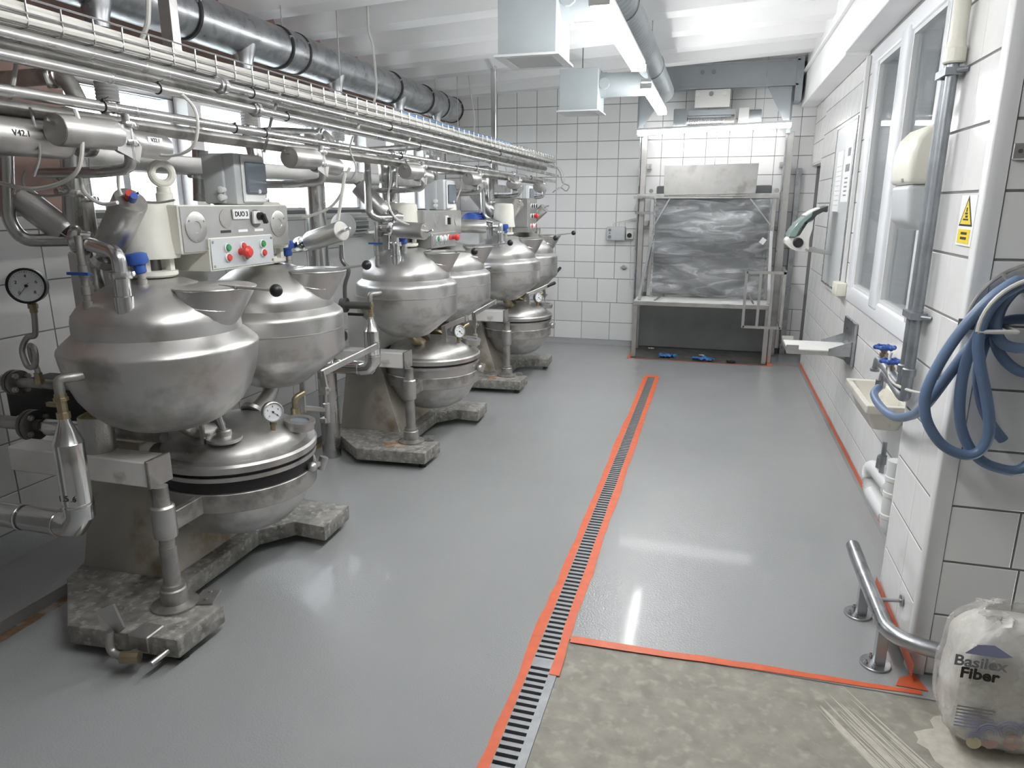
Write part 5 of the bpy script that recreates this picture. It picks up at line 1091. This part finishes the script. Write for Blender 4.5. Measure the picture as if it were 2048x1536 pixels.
# bracket shelf
bs = thing('bracket_shelf', 'small steel bracket shelf with side lips on the right wall', 'shelf', (.75, 5.0, .58))
m = MB(); m.box(.50, .90, 4.82, 5.16, .655, .685); m.build('tray', 'steel', bs, bevel=.003)
m = MB(); m.box(.505, .89, 4.825, 5.155, .685, .688); m.build('tray_top', 'white_paint', bs)
m = MB(); m.box(.885, .902, 4.80, 5.18, .59, .87); m.build('wall_plate', 'galvanised', bs)
for y0 in (4.815, 5.155):
    m = MB(); m.extrude([(.89, y0, .655), (.75, y0, .655), (.75, y0, .70), (.89, y0, .755)], (0, .006, 0)); m.build('side_lip', 'galvanised', bs)
    m = MB(); m.extrude([(.495, y0, .66), (.57, y0, .66), (.57, y0, .715), (.495, y0, .715)], (0, .006, 0)); m.build('front_lip', 'steel', bs)
m = MB(); m.extrude([(.89, 4.99, .655), (.71, 4.99, .655), (.89, 4.99, .595)], (0, .012, 0)); m.build('knee', 'galvanised', bs)
# towel dispenser over the window edge
td = thing('towel_dispenser', 'ivory paper towel dispenser with grey lower half beside the pipes', 'dispenser', (.82, 3.38, 1.49))
def rbox(m, x0, x1, y0, y1, z0, z1): return m.box(x0, x1, y0, y1, z0, z1)
m = MB(); m.extrude([(x, 3.22, z) for x, z in [(RX-.007, 1.68), (.72, 1.68), (.722, 1.80), (.735, 1.86), (.77, 1.90), (.83, 1.92), (RX-.007, 1.925)]], (0, .32, 0)); m.build('cover', 'plastic_ivory', td, bevel=.025, seg=3)
m = MB(); m.extrude([(x, 3.235, z) for x, z in [(RX-.007, 1.50), (.78, 1.50), (.738, 1.535), (.728, 1.68), (RX-.007, 1.68)]], (0, .29, 0)); m.build('lower_shell', 'plastic_grey', td, bevel=.02, seg=3)
m = MB(); m.box(.7195, .7215, 3.30, 3.33, 1.69, 1.705); m.build('key_slot', 'plain_grey', td)
gd = thing('gel_dispenser', 'narrow white gel dispenser tube hanging below the towel dispenser', 'dispenser', (.80, 3.12, 1.12))
m = MB(); m.box(.775, .83, 3.08, 3.135, 1.20, 1.49); bt_ = m.build('bottle', 'plastic_white', gd, bevel=.01, seg=2)
m = MB(); m.box(.78, .825, 3.085, 3.13, 1.12, 1.21); m.build('nozzle_cup', 'plastic_grey', gd, bevel=.015, seg=2)
m = MB(); m.box(.83, RX+.0, 3.09, 3.125, 1.25, 1.45); m.build('holder', 'plastic_light', gd)
for z in (1.30, 1.315, 1.33, 1.345):
    m = MB(); m.box(.7742, .775, 3.09, 3.125, z, z+.005); m.build('print_block', 'ink_blue', gd)
# water pipes on the column
wp = thing('water_pipes', 'pair of galvanised water pipes clamped up the column side', 'pipes', (.72, 2.86, .95))
for y, z1, r in [(2.895, 2.95, .0165), (2.825, 2.055, .0185)]:
    m = MB(); m.cyl((.722, y, .985), (.722, y, z1), r, n=16); m.build('pipe', 'pipe_galv', wp)
m = MB(); m.lathe([(.03, 2.055), (.034, 2.06), (.034, 2.10), (.03, 2.105), (.026, 2.13), (.0255, 2.95)], (.722, 2.825, 0), n=20); m.build('plastic_sleeve', 'plastic_ivory', wp)
for z in (1.21, 2.03):
    m = MB(); m.box(.695, .75, 2.80, 2.92, z-.012, z+.012); m.cyl((.73, 2.80, z), (.757, 2.775, z), .007, n=8); m.build('pipe_clip', 'pipe_galv', wp)
for y in (2.895, 2.825):
    m = MB(); m.lathe([(.022, .985), (.024, .99), (.024, 1.012), (.02, 1.016)], (.722, y, 0), n=14); m.build('pipe_nut', 'pipe_galv', wp)
def tap(y0, lab, z, y1):
    root = thing('water_tap', lab, 'tap', (.722, (y0+y1)/2, z-.06), 'taps over the sink')
    m = MB(); m.bend([(.722, y0, .99), (.722, y0, z-.01), (.722, y0+.05, z-.02), (.722, y1-.14, z)], .0195, 12, .03); m.build('elbow', 'pipe_galv', root)
    m = MB(); m.lathe([(.015, 0), (.02, .01), (.023, .03), (.02, .06), (.014, .075), (.014, .10)], (.722, y1-.15, z), (0, 1, 0), 14); m.bend([(.722, y1-.06, z), (.722, y1, z), (.722, y1+.02, z-.05)], .014, 12, .035); m.lathe([(.02, 0), (.02, .012), (.015, .014)], (.722, y1+.022, z-.062), (0, 0, 1), 12); m.build('spout', 'pipe_galv', root)
    m = MB(); m.cyl((.722, y1-.105, z), (.722, y1-.105, z+.055), .013, n=12); m.cyl((.722, y1-.105, z+.03), (.722, y1-.105, z+.045), .018, n=6); m.build('stem', 'brass', root)
    m = MB(); hc = Vector((.722, y1-.105, z+.07)); m.torus(hc, .034, .0075, (0, 0, 1), 20, 8); m.bar(hc-Vector((.034, 0, 0)), hc+Vector((.034, 0, 0)), .01, .008); m.bar(hc-Vector((0, .034, 0)), hc+Vector((0, .034, 0)), .01, .008)
    for k in range(6): m.sphere(hc+Vector((.036*math.cos(k*PI/3), .036*math.sin(k*PI/3), 0)), .0105, 8, 6)
    m.build('handwheel', 'blue_plastic', root)
tap(2.895, 'farther blue-handled water tap over the sink', .945, 3.34)
tap(2.825, 'nearer blue-handled water tap over the sink, with the hose', .915, 3.20)
# sink
sk = thing('wash_sink', 'small ivory ceramic wash sink fixed to the right wall', 'sink', (.81, 3.68, .58))
x0, x1, y0, y1 = .715, RX-.007, 3.40, 3.95
def rrect(ax0, ax1, ay0, ay1, z, r=.03, n=5):
    pts = []
    for cx, cy, a in [(ax1-r, ay1-r, 0), (ax0+r, ay1-r, PI/2), (ax0+r, ay0+r, PI), (ax1-r, ay0+r, 1.5*PI)]:
        for k in range(n+1): t = a+PI/2*k/n; pts.append(Vector((cx+r*math.cos(t), cy+r*math.sin(t), z)))
    return pts
m = MB(); loft(m, [rrect(x0+.05, x1-.02, y0+.07, y1-.07, .58), rrect(x0+.02, x1, y0+.03, y1-.03, .66), rrect(x0, x1, y0, y1, .675, .012), rrect(x0, x1, y0, y1, .712, .012), rrect(x0+.025, x1-.02, y0+.03, y1-.03, .712), rrect(x0+.035, x1-.03, y0+.045, y1-.045, .66), rrect(x0+.06, x1-.05, y0+.09, y1-.09, .60)]); m.build('basin', 'ceramic', sk, bevel=.003)
m = MB(); m.lathe([(0, .602), (.02, .602), (.022, .604)], ((x0+x1)/2, (y0+y1)/2, 0), n=14, cap=False); m.build('waste_outlet', 'steel_dark', sk)
dp = thing('sink_drain', 'white corrugated drain hose looping below the sink', 'drain', (.80, 3.1, .2))
m = MB(); m.bend([(.80, 3.10, .56), (.80, 3.10, .24), (RX, 3.10, .235)], .038, 20, .05); m.build('drain_pipe', 'plastic_light', dp)
for z in (.30, .40, .47):
    m = MB(); m.lathe([(.038, 0), (.041, .003), (.041, .02), (.038, .024)], (.80, 3.10, z), n=20, cap=False); m.build('pipe_socket', 'plastic_white', dp)
base_ = [(.80, 3.12, .42), (.79, 3.22, .425), (.785, 3.36, .42), (.785, 3.46, .39), (.79, 3.48, .335), (.79, 3.42, .29), (.795, 3.28, .285), (.80, 3.13, .285)]
P_ = [Vector(p) for p in base_]; Q = []
for i in range(len(P_)-1):
    a0, a1, a2, a3 = P_[max(i-1, 0)], P_[i], P_[i+1], P_[min(i+2, len(P_)-1)]
    for j in range(10): t = j/10; Q.append(.5*((2*a1)+(a2-a0)*t+(2*a0-5*a1+4*a2-a3)*t*t+(3*a1-a0-3*a2+a3)*t**3))
m = MB(); m.tube(Q, [.031+(.006 if k % 2 else -.001) for k in range(len(Q))], 16); m.build('corrugated_hose', 'plastic_light', dp, ang=70)
m = MB(); m.cyl((.77, 3.22, .46), (.77, 3.22, .60), .010, n=10); m.bend([(.77, 3.22, .52), (.77, 3.28, .52), (.77, 3.285, .46)], .011, 10, .02); m.cyl((.77, 3.22, .50), (.77, 3.22, .54), .016, n=8); m.build('drain_cock', 'pipe_galv', dp)
cord([(.72, 3.10, 1.02), (.715, 3.10, .99), (.71, 3.06, .945), (.705, 2.98, .93), (.71, 2.85, .935), (.735, 2.72, .95), (.752, 2.66, .97)], .0055, 'cable', 'thin white cable curling round the taps to the column', 'tap_cable', 'cable')
m = MB(); m.box(CX-.014, CX-.007, 2.585, 2.605, 1.03, 1.11); m.cyl((CX-.012, 2.595, 1.035), (CX-.022, 2.595, 1.03), .006, n=8); tag(m.build('wall_hook_strip', 'steel_dull'), 'short metal hook strip on the column side tiles', 'hook')
# hose holder and hose
hh = thing('hose_holder', 'grey wire hose holder bracket on the column front', 'holder', (.945, 2.4, 1.23))
cc = Vector((.945, 2.435, 1.25)); R_ = .185
m2 = MB(); m2.tube([cc+Vector((R_*math.cos(a), 0, R_*math.sin(a))) for a in [PI*k/24 for k in range(25)]], .006, 8); m2.build('rear_hoop', 'steel_dull', hh)
cf = Vector((.915, 2.30, 1.243)); R2 = .165
m2 = MB(); m2.tube([cf+Vector((R2*math.cos(a), 0, R2*math.sin(a))) for a in [PI*k/24 for k in range(25)]], .0065, 8); m2.build('front_hoop', 'cable', hh)
m2 = MB(); m2.tube([cf+Vector((-R2, 0, 0)), cf+Vector((-R2+.1, 0, .004)), cf+Vector((-R2+.1, .12, .004))], .0065, 8); m2.build('front_bar', 'cable', hh)
for a in (2.2, 1.57, .9):
    m2 = MB(); m2.bar(cc+Vector((R_*math.cos(a), 0, R_*math.sin(a))), cf+Vector((R2*.98*math.cos(a), 0, R2*.98*math.sin(a))), .010, .006); m2.build('spacer', 'steel_dull', hh)
m2 = MB(); m2.box(cc.x-R_-.02, cc.x-R_+.02, 2.42, 2.443, cc.z-.02, cc.z+.01); m2.build('fixing_lug', 'dark_rubber', hh)
hs = [Vector((.722, 3.222, .85))]+[at(1748, 788, y=3.15), at(1762, 814, y=3.0), at(1790, 834, y=2.8), at(1822, 831, y=2.6), at(1850, 812, y=2.40), at(1890, 760, y=2.37), at(1935, 700, y=2.37), at(1975, 655, y=2.38), at(2010, 600, y=2.385), at(2060, 560, y=2.385), at(2110, 575, y=2.38), at(2120, 640, y=2.38), at(2090, 720, y=2.38), at(2048, 745, y=2.38), at(2005, 715, y=2.38), at(1990, 670, y=2.37), at(2005, 610, y=2.36), at(2050, 570, y=2.36), at(2100, 600, y=2.36), at(2115, 700, y=2.36), at(2095, 860, y=2.36), at(2048, 936, y=2.36), at(1990, 934, y=2.36), at(1950, 910, y=2.355), at(1925, 865, y=2.35), at(1919, 810, y=2.345), at(1928, 740, y=2.345), at(1950, 680, y=2.345), at(1990, 620, y=2.345), at(2045, 575, y=2.34), at(2090, 620, y=2.34), at(2070, 690, y=2.33), at(2010, 690, y=2.33), at(1990, 650, y=2.33), at(2000, 610, y=2.33), at(2040, 560, y=2.32), at(1990, 590, y=2.32), at(1940, 640, y=2.32), at(1895, 700, y=2.32), at(1857, 770, y=2.32), at(1849, 812, y=2.32), at(1857, 850, y=2.32), at(1885, 890, y=2.32), at(1925, 909, y=2.325), at(1955, 905, y=2.325), at(1974, 880, y=2.325), at(1979, 845, y=2.32), at(1972, 790, y=2.315), at(1960, 730, y=2.31), at(1957, 680, y=2.31), at(1972, 630, y=2.31), at(2005, 590, y=2.315), at(2060, 560, y=2.33)]
ho = thing('garden_hose', 'blue rubber hose coiled over the wire holder and fixed to the tap', 'hose', (1.0, 2.4, .7))
m = MB(); m.tube(hs, .0158, 12, smooth=5); m.build('hose', 'blue_hose', ho)
m = MB(); m.tube([at(2080, 640, y=2.40), at(2020, 640, y=2.40), at(1985, 660, y=2.40), at(1962, 710, y=2.405), at(1956, 760, y=2.405), at(1963, 805, y=2.405), at(1980, 845, y=2.405), at(2006, 880, y=2.405)], .0155, 12, smooth=5); m.build('hose_end', 'blue_hose', ho)
m = MB(); m.cyl((.722, 3.222, .84), (.722, 3.222, .875), .021, n=14); m.build('hose_clamp', 'steel_bright', ho)
# signs on the column
sg = thing('warning_sign', 'yellow triangular hand hazard sign on the column side', 'sign', (CX-.008, 2.565, 1.47))
y0, y1 = 2.49, 2.635; n_ = -1
m = MB(); m.box(CX-.0085, CX-.007, y0, y1, 1.475, 1.63); m.build('backing', 'paper', sg)
m = MB(); m.extrude([(CX-.0085, y0+.01, 1.535), (CX-.0085, y1-.01, 1.535), (CX-.0085, (y0+y1)/2, 1.628)], (-.0008, 0, 0)); m.build('triangle_border', 'ink', sg)
m = MB(); m.extrude([(CX-.0093, y0+.022, 1.541), (CX-.0093, y1-.022, 1.541), (CX-.0093, (y0+y1)/2, 1.615)], (-.0006, 0, 0)); m.build('triangle', 'yellow', sg)
m = MB(); yc = (y0+y1)/2; m.box(CX-.0108, CX-.0099, yc-.022, yc+.024, 1.553, 1.558); m.box(CX-.0108, CX-.0099, yc-.014, yc+.006, 1.561, 1.568); m.box(CX-.0108, CX-.0099, yc-.01, yc+.012, 1.571, 1.577); m.box(CX-.0108, CX-.0099, yc-.004, yc+.004, 1.579, 1.592); m.build('pictogram', 'ink', sg)
m = MB(); m.box(CX-.0095, CX-.0085, y0+.02, y1-.015, 1.482, 1.525); tp_ = m.build('text_panel', 'yellow', sg)
for z in (1.509, 1.494):
    m = MB(); m.box(CX-.0102, CX-.0095, y0+.045, y1-.045, z, z+.008); m.build('text_line', 'ink', tp_)
pp = thing('wall_poster', 'dark photo poster cut by the right edge, high on the column', 'poster', (.9, CYn-.01, 1.86))
m = MB(); m.box(.838, 1.10, CYn-.012, CYn-.007, 1.862, 1.965); m.build('print', 'photo_dark', pp)
m = MB(); m.box(.832, 1.105, CYn-.0115, CYn-.0068, 1.856, 1.97); m.build('margin', 'paper', pp)
m = MB(); m.box(.842, .875, CYn-.0128, CYn-.012, 1.866, 1.876); m.build('caption', 'paper', pp)
m = MB(); m.lathe([(0, 0), (.06, 0)], (.90, CYn-.0125, 1.95), (0, -1, 0), 20, cap=False); m.build('figure', 'black', pp)
hr = thing('steel_bracket_rail', 'horizontal stainless bracket rail screwed to the column front', 'rail', (.95, CYn-.02, 1.7))
m = MB(); m.box(.808, .845, CYn-.016, CYn-.007, 1.727, 1.772); m.build('end_plate', 'steel', hr, bevel=.002)
m = MB(); m.box(.845, 1.3, CYn-.03, CYn-.007, 1.725, 1.776); m.build('rail', 'steel', hr, bevel=.003)
m = MB(); m.lathe([(.006, 0), (.006, .003), (0, .003)], (.826, CYn-.016, 1.75), (0, -1, 0), 12); m.build('screw', 'steel_dark', hr)
# ================================================================== FLOOR THINGS
# drain grate: side rails, single bars, masking tape
gr = thing('floor_drain', 'long slotted steel floor drain down the middle of the room', 'drain', (-.491, 3.5, -.05))
D0, D1 = .6, 6.68
m = MB(); m.box(DX0, DX1, -3.0, D1, -.12, -.09); m.build('channel_bottom', 'steel_dark', gr)
m = MB(); m.box(DX0, -.531, D0, D1, -.02, .001); m.build('left_rail', 'grate', gr)
m = MB(); m.box(-.461, DX1, D0, D1, -.02, .001); m.build('right_rail', 'grate', gr)
m = MB(); m.box(DX0, DX0+.004, -3, D1, -.12, 0); m.box(DX1-.004, DX1, -3, D1, -.12, 0); m.box(DX0, DX1, D1-.004, D1, -.12, 0); m.build('channel_side', 'steel_dark', gr)
f_ = None; y = 1.40
while y < D1-.01:
    w_ = .0165
    if f_ is None:
        m = MB(); m.box(-.531, -.461, y, y+w_, -.012, .0008); f_ = m.build('grate_bar', 'grate', gr); fy = y
    else:
        c = f_.copy(); C.objects.link(c); c.parent = gr; c.location = f_.location+Vector((0, y-fy, 0))
    y += .0325
m = MB(); m.box(-.531, -.461, 2.117, 2.17, -.012, .0009); m.build('joint_plate', 'grate', gr)
m = MB(); m.box(-.531, -.461, -3, 1.40, -.012, .0006); m.build('blank_cover', 'grate', gr)
def tape(edge_in, edge_out, label, z=.0018, mt='orange', name='masking_tape'):
    m = MB(); k = len(edge_in)
    V_ = [Vector((*p, z)) if len(p) == 2 else Vector(p) for p in edge_in+edge_out]
    fs = [(i, i+1, k+i+1, k+i) for i in range(k-1)]; m.add(V_, fs)
    n0 = len(m.v); m.add([v-Vector((0, 0, .0012)) for v in V_], [f[::-1] for f in fs])
    o = m.build(name, mt, ang=20, recalc=False); return tag(o, label, 'tape', 'orange masking tape on the floor')
ys = [.8+.09*k for k in range(66)]
def jag(y, s, a): return a*noise.noise(Vector((y*2.3, s, 0)))+a*.6*noise.noise(Vector((y*9, s, 4)))
tape([(-.5325+.001*noise.noise(Vector((y*4, 1, 1))), y) for y in ys], [(-.568+jag(y, 3, .016)-.004*(y > 4), y) for y in ys], 'orange tape strip along the left side of the drain')
y2 = [2.085]+[2.1+.09*k for k in range(52)]
tape([(-.466+.002*noise.noise(Vector((y*4, 2, 1)))+.006*(y < 2.3), y) for y in y2], [(-.428+jag(y, 7, .010)+.004*(y < 2.4), y) for y in y2], 'orange tape strip along the right side of the drain, rounded at its near end', z=.0026)
tape([(-.562, 6.62), (-.5, 6.62), (-.43, 6.62)], [(-.562, 6.70), (-.5, 6.70), (-.43, 6.70)], 'short orange tape piece closing the far end of the drain', z=.003)
xs = [-.425+.06*k for k in range(21)]
tape([(x, 2.328+.018*(x+.43)+jag(x, 1, .010)) for x in xs], [(x, 2.288+.03*(x+.43)+jag(x, 5, .006)) for x in xs], 'orange tape strip where the grey floor meets bare concrete', z=.0022)
tape([(-.835, 7.43), (.625, 7.43)], [(-.835, 7.45), (.625, 7.45)], 'thin orange tape line in front of the dark pit')
tape([(-.835, 7.43), (-.82, 8.0)], [(-.80, 7.43), (-.79, 8.0)], 'orange tape strip along the left edge of the pit', z=.0022)
tape([(.60, 7.43), (.60, 8.05)], [(.645, 7.43), (.64, 8.05)], 'orange tape strip along the right edge of the pit', z=.0022)
tape([(.61, 7.52), (RX-.02, 7.52)], [(.61, 7.535), (RX-.02, 7.535)], 'thin orange tape line in front of the far right corner', z=.0015)
def wtape(x, y0, y1, z0, z1, label, n=40):
    m = MB(); k = 0
    for i in range(n+1):
        y = y0+(y1-y0)*i/n; m.v += [Vector((x-.0035, y, z0+.006*noise.noise(Vector((y*4, 1, 1))))), Vector((x-.0015, y, z1+.004*noise.noise(Vector((y*5, 3, 1)))))]
    m.f = [(2*i, 2*i+2, 2*i+3, 2*i+1) for i in range(n)]
    m.add([v+Vector((.001, 0, 0)) for v in m.v], [f[::-1] for f in m.f]); o = m.build('masking_tape', 'orange', recalc=False); return tag(o, label, 'tape', 'orange masking tape on the floor')
wtape(RX-.006, 2.96, 7.42, .022, .062, 'orange tape strip along the foot of the right wall')
wtape(CX-.008, 2.38, 2.99, .03, .075, 'orange tape strip along the foot of the column side')
tape([(.70, 2.355), (.80, 2.35)], [(.72, 2.40), (.775, 2.44)], 'torn orange tape end at the column corner', z=.003)
# bumper rail
br = thing('bumper_rail', 'bent galvanised bumper rail standing before the column', 'rail', (.68, 2.6, 0))
m = MB(); m.bend([(.655, 3.03, .185), (.66, 2.80, .17), (.665, 2.40, .165), (.80, 2.335, .165), (1.4, 2.32, .165)], .0275, 18, .07, 8); m.lathe([(0, 0), (.027, -.001)], (.655, 3.032, .185), (0, 1, 0), 14, cap=False); m.build('rail_tube', 'galvanised', br)
for y in (2.79, 2.46):
    m = MB(); m.box(.647, .683, y-.018, y+.018, .008, .15); m.build('foot_post', 'galvanised', br, bevel=.002)
    m = MB(); m.lathe([(.052, 0), (.052, .007), (.05, .009), (0, .009)], (.655, y, 0), n=26); m.build('foot_plate', 'galvanised', br)
    for dx, dy in ((-.034, -.012), (-.01, .036), (-.012, -.036)):
        k = MB(); k.cyl((.655+dx, y+dy, .008), (.655+dx, y+dy, .018), .008, n=6); k.cyl((.655+dx, y+dy, .008), (.655+dx, y+dy, .026), .0045, n=6); k.build('anchor_bolt', 'steel_dull', br)
m = MB(); m.cyl((.675, 2.615, .175), (CX-.006, 2.62, .18), .0075, n=10); m.lathe([(.022, 0), (.022, .005), (.01, .007)], (CX-.007, 2.62, .18), (-1, 0, 0), 16); m.build('wall_stay', 'galvanised', br)
# sack in clear film
sb = thing('fiber_sack', 'white printed sack of fiber in clear film at the lower right', 'sack', (.90, 2.16, 0))
def sack_mesh(grow, top, seed, amp, n=64, rows=30):
    m = MB(); vs = []; fs = []
    for j in range(rows+1):
        t = j/rows; z = .002+top*t
        k = (min(1, (t+.06)/.26))**.5 if t < .2 else 1; k *= (1-.25*max(0, (t-.8)/.2)**2)
        for i in range(n):
            a = 2*PI*i/n; c, s = math.cos(a), math.sin(a); e = .34
            x = math.copysign(abs(c)**e, c)*(.165+grow)*k; y = math.copysign(abs(s)**e, s)*(.105+grow)*k
            d = Vector((c, s, 0)); w = amp*(noise.noise(Vector((c*2.2, s*2.2, z*7+seed)))+.6*noise.noise(Vector((c*6, s*6, z*18+seed))))
            vs.append(Vector((.955+x, 2.165+y, z))+d*w+Vector((-.02*(1-t), 0, .012*noise.noise(Vector((c*3, s*3, seed))) if j == rows else 0)))
    for j in range(rows):
        for i in range(n): fs.append((j*n+i, j*n+(i+1) % n, (j+1)*n+(i+1) % n, (j+1)*n+i))
    m.add(vs, fs); return m, [vs[(rows)*n+i] for i in range(n)]
m, tp_ = sack_mesh(0, .395, 3, .008); c0 = sum(tp_, Vector())/len(tp_); k = len(m.v); m.add(tp_+[c0+Vector((0, 0, .012))], [(i, (i+1) % 64, 64) for i in range(64)]); m.build('sack_body', 'sack', sb, ang=70)
m, tp_ = sack_mesh(.012, .405, 11, .010)
n = 64; vs = list(tp_); fs = []
rows2 = 5
for j in range(1, rows2+1):
    for i in range(n):
        p = tp_[i]; q_ = p+Vector(((.955-p.x)*.10*j*(.6+noise.noise(Vector((i*.35, j, 2)))), (2.165-p.y)*.12*j*(.6+noise.noise(Vector((i*.3, j, 7)))), .008*j+.012*noise.noise(Vector((i*.5, j*.7, 4))))); vs.append(q_)
for j in range(rows2):
    for i in range(n): fs.append((j*n+i, j*n+(i+1) % n, (j+1)*n+(i+1) % n, (j+1)*n+i))
m.add(vs, fs); m.build('clear_film', 'bag_film', sb, ang=70, recalc=False)
yf = 2.165-.105-.0125
text('Basilex', .048, (.812, yf-.004, .328), (1, 0, 0), (0, 0, 1), 'ink_grey', sb, bold=.0012); text('Fiber', .048, (.815, yf-.004, .29), (1, 0, 0), (0, 0, 1), 'ink', sb, bold=.0015)
m = MB(); m.extrude([(.77, yf, .352), (.80, yf, .385), (.84, yf, .39), (.89, yf, .36), (.86, yf, .352)], (0, -.0006, 0)); m.build('print_swoosh', 'ink_blue', sb)
for k in range(7):
    m = MB(); m.box(.775, .775+.10-.008*(k % 3), yf-.0006, yf, .175-.011*k, .179-.011*k); m.build('print_line', 'ink_grey' if k < 3 else 'ink_blue', sb)
for k, (x, z, r) in enumerate([(.84, .075, .028), (.87, .10, .034), (.92, .115, .04), (.98, .13, .045)]):
    m = MB()
    for q_ in range(4): m.tube([(x+r*(1-.22*q_)*math.cos(a), yf-.001, z+r*(1-.22*q_)*math.sin(a)) for a in [PI*i/14 for i in range(15)]], .0013, 5)
    m.build('print_arcs', 'ink_blue', sb)
for x, z, mt, r in [(.875, .07, 'ink_red', .02), (.93, .085, 'ink_red', .025), (.835, .06, 'ink_yellow', .02), (.97, .11, 'ink_yellow', .02)]:
    m = MB(); m.lathe([(0, 0), (r, 0)], (x, yf-.0002, z), (0, -1, 0), 16, cap=False); m.build('print_spot', mt, sb)
# spilled dust by the sack and small bits
m = MB(); pts = [(1.06+(.33+.06*noise.noise(Vector((3*math.cos(t), 3*math.sin(t), 1)))+.05*noise.noise(Vector((9*math.cos(t), 9*math.sin(t), 5))))*math.cos(t), 2.04+(.34+.08*noise.noise(Vector((3*math.cos(t), 3*math.sin(t), 7)))+.05*noise.noise(Vector((9*math.cos(t), 9*math.sin(t), 2))))*math.sin(t)) for t in [2*PI*k/90 for k in range(90)]]
m.prism(pts, -.004, -.0025); tag(m.build('dust_patch', 'dust'), 'pale dust spilled on the concrete around the sack', 'dust', kind='stuff')
